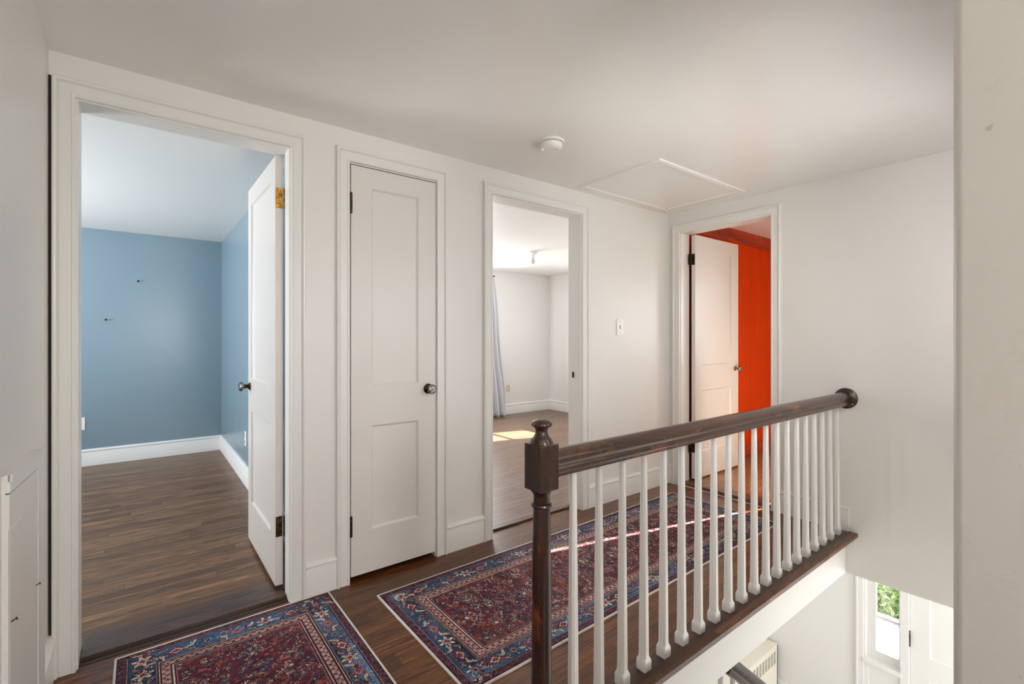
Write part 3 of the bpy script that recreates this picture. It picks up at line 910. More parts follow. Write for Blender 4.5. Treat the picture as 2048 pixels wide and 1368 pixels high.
# ------------------------------------------------------------------ rugs
def rug_image(W, H, px, seed):
    rs = np.random.RandomState(seed)
    nw, nh = int(round(W / px)), int(round(H / px))
    xx = (np.arange(nw) + 0.5) * px; yy = (np.arange(nh) + 0.5) * px
    X, Y = np.meshgrid(xx, yy)
    img = np.zeros((nh, nw, 3))
    def smooth(n1, n2):
        a = rs.rand(n2 + 2, n1 + 2)
        gx = np.linspace(0, n1, nw); gy = np.linspace(0, n2, nh)
        ix = gx.astype(int); iy = gy.astype(int)
        fx = gx - ix; fy = (gy - iy)[:, None]
        fx = fx * fx * (3 - 2 * fx); fy = fy * fy * (3 - 2 * fy)
        return (a[iy][:, ix] * (1 - fx) + a[iy][:, ix + 1] * fx) * (1 - fy) + (a[iy + 1][:, ix] * (1 - fx) + a[iy + 1][:, ix + 1] * fx) * fy
    C = {k: np.array(lin(*v)[:3]) for k, v in dict(ivory=(216, 200, 186), tan=(166, 122, 108), red=(113, 37, 47), deep=(66, 26, 38), plum=(88, 48, 74), rust=(146, 70, 52),
         blue=(44, 94, 134), navy=(24, 38, 60), teal=(38, 82, 102), maroon=(50, 26, 34), pink=(180, 130, 134), bind=(196, 188, 180), dark=(28, 17, 24), lblue=(112, 148, 182)).items()}
    dist = np.minimum(np.minimum(X, W - X), np.minimum(Y, H - Y))
    n1 = smooth(int(W * 9), int(H * 9)); n2 = smooth(int(W * 30), int(H * 60)); n3 = smooth(int(W * 120), int(H * 120)); n4 = smooth(int(W*4)+1, int(H*4))
    def mixc(a, b, f): return a * (1 - f[..., None]) + b * f[..., None]
    # field
    fld = mixc(C['red'], C['plum'], np.clip((n1 - 0.35) * 2.2, 0, 1))
    fld = mixc(fld, C['rust'], np.clip((n4 - 0.52) * 2.6, 0, 0.75))
    fld = mixc(fld, C['deep'], np.clip((n2 - 0.40) * 2.6, 0, 0.95)) * 0.93
    img[:] = fld
    g0, g1, g2 = 0.036, 0.122, 0.168
    bl = mixc(C['blue'], C['navy'], np.clip((n1 - 0.38) * 2.6, 0, 1))
    bl = mixc(bl, C['teal'], np.clip((n2 - 0.4) * 2, 0, 0.8))
    bl = mixc(bl, C['lblue'], np.clip((n4 - 0.62) * 3, 0, 0.7))
    m = (dist < g1); img[m] = bl[m]
    tn = mixc(C['tan'], C['pink'], n1); m = (dist >= g1) & (dist < g2); img[m] = tn[m]
    gm = mixc(C['maroon'], C['plum'], np.clip((n3 - 0.4) * 2, 0, 1)); m = dist < g0; img[m] = gm[m]
    def band(a, b, col):
        m = (dist >= a) & (dist < b); img[m] = C[col]
    band(g0 - 0.003, g0, 'pink'); band(g0, g0 + 0.003, 'dark')
    band(g1 - 0.006, g1 - 0.003, 'tan'); band(g1 - 0.003, g1 + 0.002, 'dark')
    band(g1 + 0.002, g1 + 0.005, 'ivory'); band(g1 + 0.005, g1 + 0.011, 'deep')
    band(g2 - 0.010, g2 - 0.004, 'deep'); band(g2 - 0.004, g2, 'ivory'); band(g2, g2 + 0.003, 'dark'); band(g2+0.007, g2+0.010, 'tan')
    # zigzag / small diamonds in the tan guard
    gm0, gm1 = g1 + 0.011, g2 - 0.010
    mid = (gm0 + gm1) / 2
    along = np.where(np.minimum(X, W - X) < np.minimum(Y, H - Y), Y, X)
    tri = np.abs(((along / 0.030) % 1) - 0.5) * 2
    zz = gm0 + 0.002 + tri * (gm1 - gm0 - 0.004)
    inb = (dist >= gm0) & (dist < gm1)
    m = inb & (np.abs(dist - zz) < 0.0026); img[m] = C['deep']
    z2 = gm0 + 0.002 + (1 - tri) * (gm1 - gm0 - 0.004)
    m = inb & (np.abs(dist - z2) < 0.0020); img[m] = C['ivory'] * 0.85
    ph = (along / 0.030) % 1
    m = inb & (np.abs(dist - mid) + np.abs(ph - 0.0) * 0.03 < 0.0055); img[m] = C['navy']
    m = inb & (np.abs(dist - mid) + np.abs(ph - 1.0) * 0.03 < 0.0055); img[m] = C['red']
    # small repeated ticks in the outer guard
    m = (dist < g0 - 0.006) & (dist > 0.010) & (rs.rand(nh, nw) > 0.80); img[m] = C['pink'] * 0.5
    # ---- motifs
    def win(cx, cy, r):
        i0, i1 = max(0, int((cx - r) / px)), min(nw, int((cx + r) / px) + 2)
        j0, j1 = max(0, int((cy - r) / px)), min(nh, int((cy + r) / px) + 2)
        return (slice(j0, j1), slice(i0, i1))
    def flower(cx, cy, r, n, c1, c2, c3, rot=0.0, sq=1.0):
        w = win(cx, cy, r * 1.5)
        dx, dy = X[w] - cx, (Y[w] - cy) / sq
        rr = np.hypot(dx, dy); th = np.arctan2(dy, dx) + rot
        lobe = r * (0.68 + 0.32 * np.cos(n * th))
        s = img[w]
        s[rr < lobe + 0.003] = C['dark']
        s[rr < lobe] = C[c1]; s[rr < lobe * 0.62] = C[c2]; s[rr < r * 0.24] = C[c3]
    def diamond(cx, cy, a, b, c1, c2, c3, rot=0.0):
        w = win(cx, cy, max(a, b) * 1.3)
        dx, dy = X[w] - cx, Y[w] - cy
        co, si = math.cos(rot), math.sin(rot)
        q = np.abs(dx * co + dy * si) / a + np.abs(-dx * si + dy * co) / b
        s = img[w]
        jag = 1 + 0.18 * np.sign(np.sin(np.arctan2(dy, dx) * 10))
        s[q < 1.0 * jag] = C[c1]; s[q < 0.62] = C[c2]; s[q < 0.44] = C[c1]; s[q < 0.2] = C[c3]
    def leaf(cx, cy, ln, wd, rot, col, curve=0.6, edge=True):
        w = win(cx, cy, ln * 1.2)
        dx, dy = X[w] - cx, Y[w] - cy
        co, si = math.cos(rot), math.sin(rot)
        u = (dx * co + dy * si) / ln; v = (-dx * si + dy * co)
        v = v - curve * wd * (u * u * 2.2 - 0.4) - 0.35 * wd * np.sin(u * 5)
        half = wd * np.sqrt(np.clip(1 - u * u, 0, 1)) * (0.55 + 0.45 * np.sin(u * 9) ** 2)
        ok = np.abs(u) < 1
        s = img[w]
        if edge: s[ok & (np.abs(v) < half + 0.0025)] = C['dark']
        s[ok & (np.abs(v) < half)] = C[col]
        s[ok & (np.abs(v) < half * 0.25)] = C['rust']
    def palmette(cx, cy, r, rot, c1, c2):
        w = win(cx, cy, r * 1.3)
        dx, dy = X[w] - cx, Y[w] - cy
        co, si = math.cos(rot), math.sin(rot)
        u, v = dx * co + dy * si, -dx * si + dy * co
        rr = np.hypot(u, v); th = np.arctan2(v, u)
        ok = (rr < r) & (np.abs(th) < 1.25)
        s = img[w]
        s[(rr < r + 0.003) & (np.abs(th) < 1.32)] = C['ivory']
        s[ok] = C[c1]
        s[ok & (np.cos(th * 9) > 0.1) & (rr > r * 0.3)] = C[c2]
        s[rr < r * 0.26] = C['ivory']
    # border motifs, marching along each side
    bm = (g0 + g1) / 2
    def side(fn):
        k = 0
        return fn
    step = 0.088
    def along_side(length, mp, ang):
        n = int((length - 2 * bm) / step); st = (length - 2 * bm) / n
        for k in range(n + 1):
            a = bm + k * st
            x, y = mp(a)
            r = k % 4
            if r == 0: flower(x, y, 0.034, 6, 'ivory', 'tan', 'red', ang + 0.3)
            elif r == 1:
                diamond(x, y, 0.040, 0.028, 'red', 'ivory', 'rust', ang)
            elif r == 2: flower(x, y, 0.027, 8, 'teal', 'pink', 'navy', ang)
            else: diamond(x, y, 0.036, 0.026, 'rust', 'lblue', 'red', ang)
            hx, hy = mp(a + st * 0.5)
            nx, ny = math.cos(ang + PI / 2), math.sin(ang + PI / 2)
            s = 1 if k % 2 else -1
            leaf(hx + nx * 0.014 * s, hy + ny * 0.014 * s, 0.026, 0.008, ang + 0.7 * s, 'ivory', 0.8 * s)
            leaf(hx - nx * 0.020 * s, hy - ny * 0.020 * s, 0.018, 0.006, ang - 0.5 * s, 'pink', -0.6)
            for _ in range(9):
                qx, qy = mp(a + st * R.random()); o = R.uniform(-0.036, 0.036)
                flower(qx + nx * o, qy + ny * o, R.uniform(0.005, 0.008), 4, R.choice(['ivory', 'red', 'tan', 'lblue']), 'dark', 'ivory')
    along_side(H, lambda a: (bm, a), PI / 2); along_side(H, lambda a: (W - bm, a), PI / 2)
    along_side(W, lambda a: (a, bm), 0.0); along_side(W, lambda a: (a, H - bm), 0.0)
    # field motifs, mirrored left / right
    f0 = g2 + 0.012
    y = f0 + 0.05
    cxm = W / 2
    kk = 0
    while y < H - f0 - 0.02:
        r = kk % 4
        if r == 0: palmette(cxm + 0.02, y, 0.040, PI / 2, 'navy', 'tan')
        elif r == 1: flower(cxm - 0.03, y, 0.036, 8, 'plum', 'ivory', 'navy')
        elif r == 2: palmette(cxm - 0.02, y, 0.036, -PI / 2, 'teal', 'ivory')
        else: flower(cxm + 0.03, y, 0.032, 6, 'navy', 'pink', 'rust')
        for s in (-1, 1):
            ox = 0.10 + 0.045 * ((kk * 7) % 3) / 2
            if kk % 3 == 0: leaf(cxm + s * ox, y + 0.02, 0.046, 0.010, 0.9 * s, 'rust', 0.9 * s)
            if kk % 3 == 1: palmette(cxm + s * ox, y, 0.030, PI / 2 + 1.2 * s, 'deep', 'pink')
            if kk % 3 == 2: leaf(cxm + s * ox, y, 0.034, 0.009, -0.6 * s, 'ivory', -0.8 * s)
            flower(cxm + s * (0.165 + 0.01 * (kk % 2)), y + 0.03, 0.021, 6, 'ivory' if kk % 2 else 'navy', 'rust', 'dark')
        y += 0.078; kk += 1
    for _ in range(int(W * H * 2000)):
        x, y = R.uniform(f0, W - f0), R.uniform(f0, H - f0)
        q = R.random()
        if q < 0.55: flower(x, y, R.uniform(0.004, 0.009), R.choice((4, 5, 6)), R.choice(['ivory', 'pink', 'tan', 'ivory', 'lblue']), 'deep', 'tan')
        elif q < 0.85: leaf(x, y, R.uniform(0.010, 0.020), R.uniform(0.003, 0.0055), R.uniform(-0.9, 0.9), R.choice(['pink', 'tan', 'rust', 'plum', 'teal']), R.uniform(-1, 1), R.random() < 0.5)
        else: diamond(x, y, 0.010, 0.007, R.choice(['navy', 'teal', 'rust']), 'tan', 'red', 0)
    # short woven streaks and wear over everything
    st = rs.rand(nh, nw)
    k = 3
    st = sum(np.roll(st, (i, i // 2), (0, 1)) for i in range(-k, k + 1)) / (2 * k + 1)
    img *= (1 + 1.2 * (st - 0.5))[..., None]
    img = img * (0.86 + 0.3 * n3)[..., None]
    worn = np.clip((n2 - 0.62) * 1.2, 0, 0.35)
    img = mixc(img, C['plum'] * 0.9, worn)
    return np.clip(img, 0, 1), nw, nh

def rug_material():
    t = NT('printed_rug_pile')
    a = t.add('ShaderNodeAttribute', attribute_name='pattern')
    pos = t.coords()
    n = t.noise(t.mapping(pos, (420, 420, 420)), 1.0, 2)
    t.link(t.mix(t.math('MULTIPLY', n, 0.25), a.outputs['Color'], (0.02, 0.015, 0.02, 1)), t.bsdf.inputs['Base Color'])
    t.bsdf.inputs['Roughness'].default_value = 0.85
    t.bsdf.inputs['Sheen Weight'].default_value = 0.03
    t.bsdf.inputs['Specular IOR Level'].default_value = 0.15
    t.bump(n, 0.3, 0.002)
    return t.m
M['rug'] = rug_material()
def bind_material():
    t = NT('ivory_overlocked_edge')
    pos = t.coords()
    sp = t.add('ShaderNodeSeparateXYZ'); t.link(pos, sp.inputs[0])
    s = t.math('ADD', sp.outputs[0], sp.outputs[1])
    f = t.math('FRACT', t.math('DIVIDE', s, 0.0075))
    k = t.math('MULTIPLY', t.math('LESS_THAN', f, 0.28), 0.55)
    t.link(t.mix(k, lin(222, 216, 208), lin(120, 106, 100)), t.bsdf.inputs['Base Color'])
    t.bsdf.inputs['Roughness'].default_value = 0.9
    t.bump(f, 0.4, 0.002)
    return t.m
M['bind'] = bind_material()

def rug(name, label, W, H, loc, rz, seed):
    px = 0.0026
    img, nw, nh = rug_image(W, H, px, seed)
    gx = np.linspace(0, W, nw + 1); gy = np.linspace(0, H, nh + 1)
    XX, YY = np.meshgrid(gx, gy)
    th = 0.006
    ed = np.minimum(np.minimum(XX, W - XX), np.minimum(YY, H - YY))
    ZZ = th - 0.002 * np.exp(-ed / 0.004) + 0.0007 * np.sin(XX * 9 + 1.3 * np.sin(YY * 3)) * np.sin(YY * 5)
    co = np.stack([XX, YY, ZZ], -1).reshape(-1, 3).astype(np.float32)
    idx = np.arange((nw + 1) * (nh + 1)).reshape(nh + 1, nw + 1)
    quads = np.stack([idx[:-1, :-1], idx[:-1, 1:], idx[1:, 1:], idx[1:, :-1]], -1).reshape(-1, 4)
    # underside: one skirt ring dropped to the floor
    ring = np.concatenate([idx[0, :], idx[1:, -1], idx[-1, -2::-1], idx[-2:0:-1, 0]])
    base = co[ring].copy(); base[:, 2] = 0.0003
    nb = len(co); co = np.concatenate([co, base])
    rr = np.arange(len(ring)); r2 = (rr + 1) % len(ring)
    sk = np.stack([ring[rr], nb + rr, nb + r2, ring[r2]], -1)
    allq = np.concatenate([quads, sk])
    me = bpy.data.meshes.new(name)
    me.vertices.add(len(co)); me.vertices.foreach_set('co', co.ravel())
    me.loops.add(allq.size); me.loops.foreach_set('vertex_index', allq.ravel().astype(np.int32))
    me.polygons.add(len(allq))
    me.polygons.foreach_set('loop_start', np.arange(0, allq.size, 4, dtype=np.int32))
    me.update(calc_edges=True)
    me.validate()
    at = me.attributes.new('pattern', 'FLOAT_COLOR', 'FACE')
    cols = np.ones((len(me.polygons), 4), np.float32)
    cols[:nw * nh, :3] = img.reshape(-1, 3)
    cols[nw * nh:, :3] = 0.45
    at.data.foreach_set('color', cols.ravel())
    me.materials.append(M['rug'])
    o = bpy.data.objects.new(name, me); COL.objects.link(o)
    o.location = loc; o.rotation_euler = (0, 0, rz)
    tag(o, label, 'rug')
    mb = MB()
    r = 0.0034
    nseg = 60
    pts = []
    for a, b in (((0, 0), (W, 0)), ((W, 0), (W, H)), ((W, H), (0, H)), ((0, H), (0, 0))):
        for k in range(nseg):
            f = k / nseg
            pts.append((a[0] + (b[0] - a[0]) * f, a[1] + (b[1] - a[1]) * f))
    prof = [(-0.0045, 0.0004), (-0.0045, 0.0045), (-0.0025, 0.0066), (0.0015, 0.0070), (0.0038, 0.0062), (0.0038, 0.0004)]
    rings = []
    for x, y in pts:
        cxn = (x - W / 2) / (W / 2); cyn = (y - H / 2) / (H / 2)
        rings.append(None)
    loops = []
    for w, z in prof:
        loops.append((w, z))
    rings = []
    for cx, cy, sx, sy in ((0, 0, 1, 1), (W, 0, -1, 1), (W, H, -1, -1), (0, H, 1, -1)):
        rings.append([(cx + sx * w, cy + sy * w, z) for w, z in loops])
    mb.loft(rings, close_path=True)
    c = mb.build('edge_binding', M['bind'], None, 60)
    c.parent = o
    return o
# runner 2 lies along the long wall; its length runs along world X
rug('runner_rug', 'long red and blue patterned runner rug lying behind the balusters', 0.770, 2.360, (0.862, 2.122, 0.0), math.radians(-89.6), 11)
rug('runner_rug', 'red and blue patterned runner rug cut by the bottom edge before the blue room', 0.768, 2.380, (-0.077, -0.082, 0.0), 0.0, 23)

# ------------------------------------------------------------------ red room
o = MB().box(L + FT + 0.02, R3X, 0.15, D, 0, RF + 0.001).build('floor_red_room', M['redfloor'])
tag(o, 'golden oak floor of the red room', 'floor', 'structure')
o = MB().box(L + FT, R3X, 2.292, D, RF, CZ).build('wall_red_room', M['orange'])
tag(o, 'bright red-orange stained panelling of the red room', 'wall', 'structure')
mb = MB()
cp = [(0, 0), (0, -0.105), (0.010, -0.105), (0.013, -0.095), (0.013, -0.062), (0.020, -0.056), (0.026, -0.040), (0.040, -0.020), (0.052, -0.012), (0.056, 0)]
mb.loft([[(L + FT, 2.292 - d, CZ + z) for d, z in cp], [(R3X, 2.292 - d, CZ + z) for d, z in cp]])
o = mb.build('trim_crown', M['crown'], smooth=30)
tag(o, 'dark red crown moulding at the top of the red panelling', 'trim', 'structure')
mb = MB()
mb.loft([[(L + FT, 2.292 - d, RF + z * 0.8) for d, z in BASE], [(R3X, 2.292 - d, RF + z * 0.8) for d, z in BASE]])
o = mb.build('baseboard_red_room', M['crown'], smooth=30)
tag(o, 'red stained baseboard under the red panelling', 'baseboard', 'structure')
o = slab('X', L + FT, R3X, 0.04, 0.153, 0, CZ).build('wall_red_room_side', M['white'])
tag(o, 'white side wall of the red room out of view', 'wall', 'structure')

# ------------------------------------------------------------------ lower floor
LXF = 5.30
o = MB().box(-0.3, LXF, -1.7, 2.42, LZ - 0.05, LZ).build('floor_lower', paint('pale_bounce_floor', lin(206, 203, 198), 0.5, 0.03))  # unseen floor made pale to bounce light up the stairwell
tag(o, 'unseen lower entrance floor, made pale to bounce light', 'floor', 'structure')
o = slab('X', -0.3, LXF, 2.42, 2.52, LZ, SOF).build('wall_lower_back', M['white'])
tag(o, 'white lower wall behind the radiator cover', 'wall', 'structure')
# front wall with sidelight and door openings
o = slab('Y', -1.7, 2.42, LXF, LXF + 0.14, LZ, SOF, [(1.215, 1.490, -1.765, -0.45), (0.245, 1.153, LZ, -0.47)]).build('wall_lower_front', M['white'])
tag(o, 'white lower entrance wall with sidelight and front door', 'wall', 'structure')
o = slab('X', 0.98, 2.2, 0.04, 0.153, LZ, SOF).build('wall_lower_light_block', M['white'])  # unseen wall added to cut the entrance light on the fascia
tag(o, 'unseen white wall added beside the lower stairs to block light', 'wall', 'structure')
o = slab('X', -0.3, LXF, -1.8, -1.7, LZ, SOF, [(1.6, 5.0, -1.9, -0.5)]).build('wall_lower_side', M['white'])  # opening made up for the entrance fill lamp
tag(o, 'white lower wall with an added opening for fill light, out of view', 'wall', 'structure')
o = slab('Y', -1.7, 2.42, -0.4, -0.3, LZ, SOF).build('wall_lower_end', M['white'])
tag(o, 'white lower end wall under the landing', 'wall', 'structure')
# lower ceiling: slab around the stairwell
mb = MB()
mb.box(-0.3, 0.98, -1.6, 1.14, SOF, -0.03)
mb.box(-0.3, L + 0.06, 1.14, D, SOF, -0.03)
mb.box(L + FT, R3X, -1.7, D, SOF, -0.03)
mb.box(0.98, L + FT, -1.7, 0.04, SOF, -0.03)
o = mb.build('ceiling_lower', M['white'])
tag(o, 'white underside of the upper floor above the entrance', 'ceiling', 'structure')
# baseboard, casing and panel on the front wall
def lfront(u, d, z): return (LXF - d, u, z)
baseboard([(lfront, 1.545, 2.42)], 'baseboard_lower', 'white baseboard on the lower entrance wall', M['white'], LZ)
mb = MB()
mb.box(LXF - 0.020, LXF, 1.490, 1.545, LZ, -0.40, 0.003)
mb.box(LXF - 0.026, LXF - 0.0, 1.532, 1.548, LZ, -0.40, 0.003)
mb.box(LXF - 0.020, LXF, 1.158, 1.218, LZ, -0.45, 0.002)
mb.box(LXF - 0.032, LXF, 1.205, 1.495, -1.800, -1.764, 0.003)
# recessed panel mouldings below the sidelight
mb.box(LXF - 0.010, LXF, 1.218, 1.490, -1.800, -1.845)
mb.box(LXF - 0.010, LXF, 1.455, 1.490, LZ, -1.845)
o = mb.build('trim_5', M['white'])
tag(o, 'white casing around the narrow entrance sidelight', 'door casing', 'structure')
# sidelight window
mb = MB()
x0, x1 = LXF + 0.055, LXF + 0.095
mb.box(x0, x1, 1.413, 1.478, -1.765, -0.45); mb.box(x0, x1, 1.222, 1.243, -1.765, -0.45)
mb.box(x0, x1, 1.243, 1.413, -1.765, -1.690); mb.box(x0, x1, 1.243, 1.413, -0.52, -0.45)
mb.box(x0 + 0.012, x1 - 0.006, 1.243, 1.413, -1.392, -1.366)
mb.box(LXF, LXF + 0.14, 1.478, 1.4905, -1.765, -0.45); mb.box(LXF, LXF + 0.14, 1.2145, 1.222, -1.765, -0.45)
w6 = mb.build('window_6', M['white'])
tag(w6, 'narrow white sidelight window beside the front door below', 'window', 'structure')
MB().box(x0 + 0.018, x0 + 0.021, 1.243, 1.413, -1.690, -0.52).build('pane', M['pane'], w6)
MB().box(x0 + 0.0115, x0 + 0.013, 1.243, 1.413, -1.3675, -1.3655).build('putty_line', M['steel'], w6)
# front door
pf = [(0.130, 0.780, 0.22, 0.80), (0.130, 0.780, 0.995, 1.93)]
d5 = leaf_mesh(0.905, 2.06, 0.042, pf, 0.008).build('door_5', M['white'])
d5.location = (LXF + 0.002, 1.151, LZ + 0.012); d5.rotation_euler = (0, 0, -PI / 2)
d5.location = (LXF + 0.002, 1.151, LZ + 0.012)
tag(d5, 'closed white front door on the lower floor, partly visible', 'door', 'structure')
mb = MB()
mb.lathe([(0.0, -0.004), (0.004, 0), (0.0075, 0.001), (0.0075, 0.133), (0.004, 0.134), (0.0, 0.138)], (-0.004, -0.010, 1.042), (0, 0, 1), 12)
for k in range(1, 5):
    mb.lathe([(0, 0), (0.0082, 0), (0.0082, 0.002), (0, 0.002)], (-0.004, -0.010, 1.042 + 0.027 * k), (0, 0, 1), 12)
child_local(mb, 'hinge', M['steel'], d5, 40)

# radiator cover
def radiator():
    y0, y1, xa, xb, zt = 2.24, 2.416, 4.15, 5.272, -2.030
    root = empty('radiator_cover', (4.7, 2.33, LZ))
    tag(root, 'white metal radiator cover with slotted grille under the stairs', 'radiator cover')
    m = paint('cream_enamel', lin(232, 226, 212), 0.35, 0.0, 0.02)
    # front sheet with a row of openings
    gz0, gz1 = -2.207, -2.075
    pitch, ow = 0.0635, 0.046
    holes = []
    x = 5.228
    while x - ow > xa + 0.05:
        holes.append((x - ow, x, gz0, gz1)); x -= pitch
    f = slab('X', xa, xb, y0, y0 + 0.012, LZ, zt, holes).build('front_panel', m, root)
    mb = MB(); mb.box(xa, xb, y0, y1, zt, zt + 0.012, 0.003); mb.box(xb - 0.012, xb, y0, y1, LZ, zt); mb.box(xa, xa + 0.012, y0, y1, LZ, zt)
    mb.build('cabinet', m, root)
    mb = MB(); mb.box(xa, xb - 0.035, y1 - 0.055, y1, zt + 0.012, zt + 0.052, 0.006); mb.box(xa, xb - 0.040, y1 - 0.075, y1 - 0.053, zt + 0.012, zt + 0.034, 0.005)
    mb.build('top_moulding', m, root)
    gm = paint('grille_shadow', lin(74, 68, 60), 0.6, 0.0, 0.0)
    mb = MB()
    for a, b, c, d in holes:
        n = 10
        for k in range(n):
            z = c + (d - c) * (k + 0.5) / n
            mb.box(a, b, y0 + 0.012, y0 + 0.016, z - 0.0022, z + 0.0022)
    mb.build('louvre', m, root)
    MB().box(xa + 0.02, xb - 0.02, y0 + 0.030, y0 + 0.034, gz0 - 0.02, gz1 + 0.02).build('grille_back', gm, root)
radiator()

# lower stairs and their railing
mb = MB()
run, rise = 0.2375, 0.196
pts = [(0.98, -0.022)]
for k in range(12):
    pts += [(0.98 + run * k, -rise * (k + 1)), (0.98 + run * (k + 1), -rise * (k + 1))]
pts += [(0.98 + run * 12, LZ), (0.98, LZ)]
mb.loft([[(x, 0.155, z) for x, z in pts], [(x, 1.06, z) for x, z in pts]])
bmesh.ops.triangulate(mb.b, faces=[f for f in mb.b.faces if len(f.verts) > 4])
o = mb.build('stairs', paint('pale_bounce_stairs', lin(204, 200, 192), 0.9, 0.04, 0.3, 300))  # unseen steps made pale to bounce light onto end wall and ceiling
tag(o, 'staircase descending to the entrance hall', 'stairs', 'structure')
lr = empty('lower_railing', (2.2, 1.12, -1.2))
tag(lr, 'lower stair railing with dark sloping handrail below the floor edge', 'railing')
ang = math.atan(0.82)
def sloped(p0, p1, prof):
    p0, p1 = Vector(p0), Vector(p1)
    d = (p1 - p0).normalized(); up = Vector((-d.z, 0, d.x))
    if up.z < 0: up = -up
    mb = MB()
    mb.loft([[p + Vector((0, a, 0)) + up * b for a, b in prof] for p in (p0, p1)])
    return mb
lp = [(y, (z - 0.864)) for y, z in rail_profile()]
lx = lambda x: -0.343 - 0.82 * (x - 2.26)
M['lrail'] = dark_wood('lower_handrail_wood', lin(62, 46, 40), lin(92, 72, 62), lin(36, 26, 23), 0.4, 'X', 0.4)
M['lrail'].node_tree.nodes['Principled BSDF'].inputs['Specular IOR Level'].default_value = 0.25
M['lrail'].node_tree.nodes['Principled BSDF'].inputs['Coat Weight'].default_value = 0.0
sloped((2.15, 1.125, lx(2.15) - 0.012), (3.95, 1.125, lx(3.95) - 0.012), lp).build('handrail', M['lrail'], lr, 40)
b0 = None
for k in range(16):
    x = 2.075 + 0.1085 * k
    zt = min(lx(x) - 0.10, SOF)
    zb = max(-rise * (math.floor((x - 0.98) / run) + 1), LZ)
    bb = MB()
    def sq(h, c, z): return [(h - c, -h, z), (h, -h + c, z), (h, h - c, z), (h - c, h, z), (-h + c, h, z), (-h, h - c, z), (-h, -h + c, z), (-h + c, -h, z)]
    bb.loft([[(px + x, py + 1.125, pz) for px, py, pz in sq(0.017, 0.0015, zb)], [(px + x, py + 1.125, pz) for px, py, pz in sq(0.0155, 0.006, zb + 0.06)],
             [(px + x, py + 1.125, pz) for px, py, pz in sq(0.012, 0.0052, zt)]])
    bb.build('baluster', M['trim'], lr, 25)
mb = MB()
mb.lathe([(0, LZ), (0.045, LZ), (0.045, LZ + 0.25), (0.034, LZ + 0.28), (0.03, LZ + 0.7), (0.045, LZ + 0.74), (0.045, LZ + 1.0), (0.02, LZ + 1.03), (0.03, LZ + 1.06), (0, LZ + 1.07)], (3.98, 1.125, 0), (0, 0, 1), 20)
mb.build('newel_post', M['newel'], lr, 40)
# stringer carrying the balusters
mb = MB()
q = [(0.98, 0.0 - 0.23), (0.98 + run * 12, -rise * 12 - 0.0), (0.98 + run * 12, LZ), (0.98 + run*11, LZ), (0.98, -0.55)]
q = [(1.3, SOF), (1.3 + 0.02, SOF), (0.98 + run * 12, -rise * 11.3), (0.98 + run * 12, LZ), (1.3, LZ)]
mb.loft([[(x, 1.06, z) for x, z in q], [(x, 1.16, z) for x, z in q]])
o = mb.build('wall_stair_side', M['white'])
tag(o, 'white closed side of the lower staircase', 'wall', 'structure')

# ------------------------------------------------------------------ outside the entrance
o = MB().box(5.44, 8.10, -4, 8, -2.85, -2.72).build('ground_porch', paint('pale_concrete', lin(226, 224, 220), 0.8, 0.03, 0.2, 40))
tag(o, 'sunlit pale concrete path outside the front door', 'ground', 'structure')
gr = NT('lawn_green')
g = gr.add('ShaderNodeNewGeometry').outputs['Position']
gr.link(gr.mix(gr.noise(g, 9, 5, 0.7), lin(86, 106, 58), lin(60, 82, 44)), gr.bsdf.inputs['Base Color'])
gr.bsdf.inputs['Roughness'].default_value = 0.9
o = MB().box(8.10, 40, -20, 24, -2.95, -2.77).build('ground_lawn', gr.m)
tag(o, 'green lawn outside the front door', 'lawn', 'structure')
o = MB().box(8.10, 8.22, -4, 8, -2.80, -2.68, 0.01).build('garden_kerb', paint('grey_stone', lin(150, 150, 158), 0.8, 0.1, 0.3, 40))
tag(o, 'grey stone kerb between path and planting', 'kerb', 'structure')
def leaves(name, label, cx, cy, cz, rx, ry, rz, n, cols, seed):
    rr = random.Random(seed)
    t = NT(name + '_leaf')
    gg = t.add('ShaderNodeNewGeometry').outputs['Position']
    t.link(t.mix(t.noise(gg, 14, 3, 0.7), cols[0], cols[1]), t.bsdf.inputs['Base Color'])
    t.bsdf.inputs['Roughness'].default_value = 0.6
    mb = MB()
    for _ in range(n):
        th = rr.uniform(0, 2 * PI); ph = math.acos(rr.uniform(-0.1, 1)); rad = rr.uniform(0.75, 1.0)
        p = Vector((cx + rx * rad * math.sin(ph) * math.cos(th), cy + ry * rad * math.sin(ph) * math.sin(th), cz + rz * rad * math.cos(ph)))
        a = Vector((rr.uniform(-1, 1), rr.uniform(-1, 1), rr.uniform(-0.3, 1))).normalized()
        b = a.cross(Vector((rr.uniform(-1, 1), rr.uniform(-1, 1), rr.uniform(-1, 1)))).normalized()
        s = rr.uniform(0.03, 0.06)
        mb.b.faces.new([mb.b.verts.new(p + q) for q in (-a * s, b * s * 0.45, a * s, -b * s * 0.45)])
    o = mb.build(name, t.m)
    return tag(o, label, 'shrub', None, 'garden shrubs')
leaves('shrub', 'low green shrub seen through the upper sidelight pane, nearest the kerb', 8.75, 2.10, -2.80, 0.42, 0.5, 0.30, 1500, (lin(92, 116, 62), lin(62, 86, 48)), 3)
leaves('shrub', 'green shrub farther out, seen at the top of the sidelight', 9.65, 2.55, -2.80, 0.55, 0.6, 0.5, 1800, (lin(88, 112, 66), lin(58, 82, 48)), 4)
leaves('flower_clump', 'pinkish-brown flower clump among the green shrubs outside', 9.15, 1.45, -2.77, 0.14, 0.14, 0.16, 250, (lin(196, 140, 130), lin(150, 96, 84)), 5)

# ------------------------------------------------------------------ light
w = bpy.data.worlds.new('World'); scene.world = w
w.use_nodes = True
nt = w.node_tree
bg = nt.nodes['Background']
bg.inputs['Color'].default_value = (0.86, 0.93, 1.0, 1)
bg.inputs['Strength'].default_value = 2.2

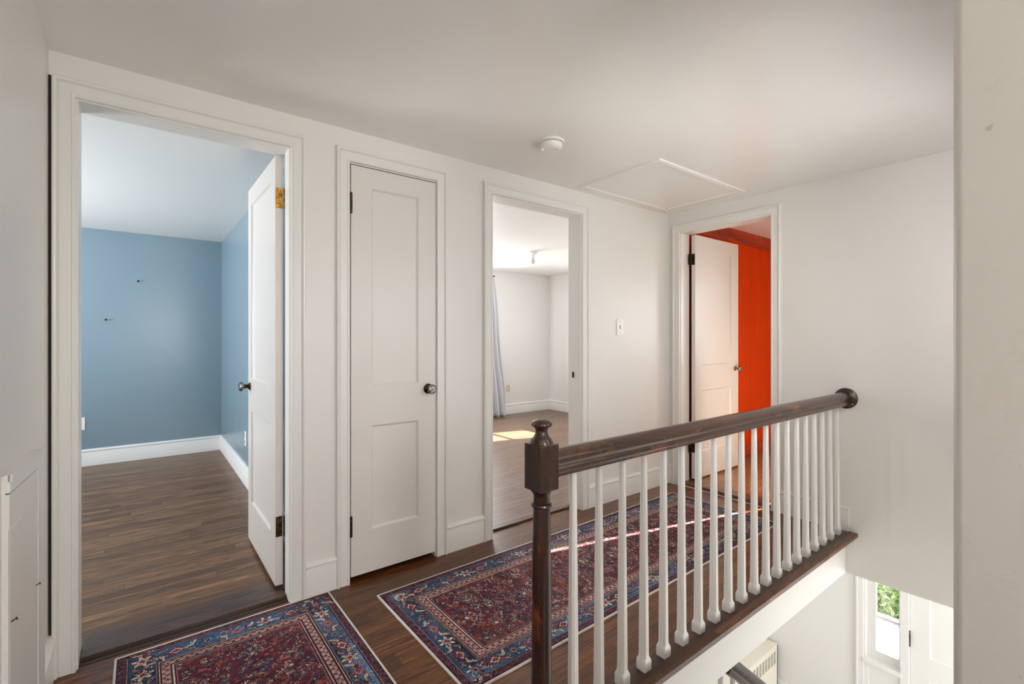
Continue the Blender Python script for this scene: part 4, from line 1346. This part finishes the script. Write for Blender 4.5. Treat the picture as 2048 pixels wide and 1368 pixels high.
sun = bpy.data.lights.new('sun', 'SUN'); so = bpy.data.objects.new('sun', sun); COL.objects.link(so)
el = math.atan(0.555)
d = Vector((-1, 0.252, 0)).normalized() * math.cos(el) + Vector((0, 0, -math.sin(el)))
so.rotation_euler = d.to_track_quat('-Z', 'Y').to_euler()
sun.energy = 65; sun.angle = math.radians(0.5); sun.color = (1.0, 0.93, 0.82)

def area(name, loc, aim, sx, sy, power, col):
    l = bpy.data.lights.new(name, 'AREA'); l.shape = 'RECTANGLE'; l.size = sx; l.size_y = sy
    l.energy = power; l.color = col
    o = bpy.data.objects.new(name, l); COL.objects.link(o)
    o.location = loc
    o.rotation_euler = Vector(aim).to_track_quat('-Z', 'Z').to_euler()
    return o
DAY = (0.93, 0.97, 1.0)
WARM = (0.985, 0.99, 1.0)
area('fill_light_landing', (0.58, -1.58, 1.38), (-0.5, 1, 0), 0.50, 1.2, 42, WARM)  # added fill lamp at the made-up landing window
for k in range(5):
    area('fill_light_stairwell', (1.52 + 0.265 * k, 0.097, 1.43), (0.68, 0.68, -0.30), 0.14, 1.06, 3.2, WARM)  # added lamp strips, tilted to brighten the end wall
rl = area('window_light_red_room', (5.31, 0.95, 1.45), (-4.2, 1.36, -0.25), 0.8, 1.1, 6.5, WARM)
rl.data.spread = math.radians(100)
area('window_light_bedroom', (3.4, 5.84, 1.4), (0, -1, 0), 1.2, 1.15, 74, DAY)
area('window_light_bedroom_front', (5.31, 4.1, 1.42), (-1, 0, 0), 0.5, 1.1, 12, DAY)
area('window_light_blue_room', (-2.66, 4.3, 1.4), (1, -0.1, 1.0), 1.9, 1.2, 165, DAY)
area('fill_light_entrance', (4.15, -1.68, -1.2), (0.0, 1, 0), 1.7, 1.35, 49, WARM)  # added fill lamp for the lower hall, out of view

# ------------------------------------------------------------------ camera
cam = bpy.data.cameras.new('camera'); co = bpy.data.objects.new('camera', cam); COL.objects.link(co)
co.location = (0, 0, 1.2)
yaw = 0.910298
# forward = (cos yaw, sin yaw)
fw = Vector((math.cos(yaw), math.sin(yaw), 0))
co.rotation_euler = fw.to_track_quat('-Z', 'Y').to_euler()
cam.sensor_width = 36
cam.lens = 36 * 952.7 / 2048
cam.shift_y = -(684 - 674.66) / 2048
cam.clip_start = 0.02
scene.camera = co

scene.view_settings.view_transform = 'Standard'
scene.view_settings.look = 'None'
scene.view_settings.exposure = 0.08
scene.view_settings.gamma = 1.0
scene.view_settings.use_curve_mapping = False
scene.cycles.use_denoising = True
scene.cycles.max_bounces = 10
scene.cycles.diffuse_bounces = 8
scene.cycles.sample_clamp_indirect = 6
scene.cycles.caustics_refractive = False
scene.cycles.caustics_reflective = False
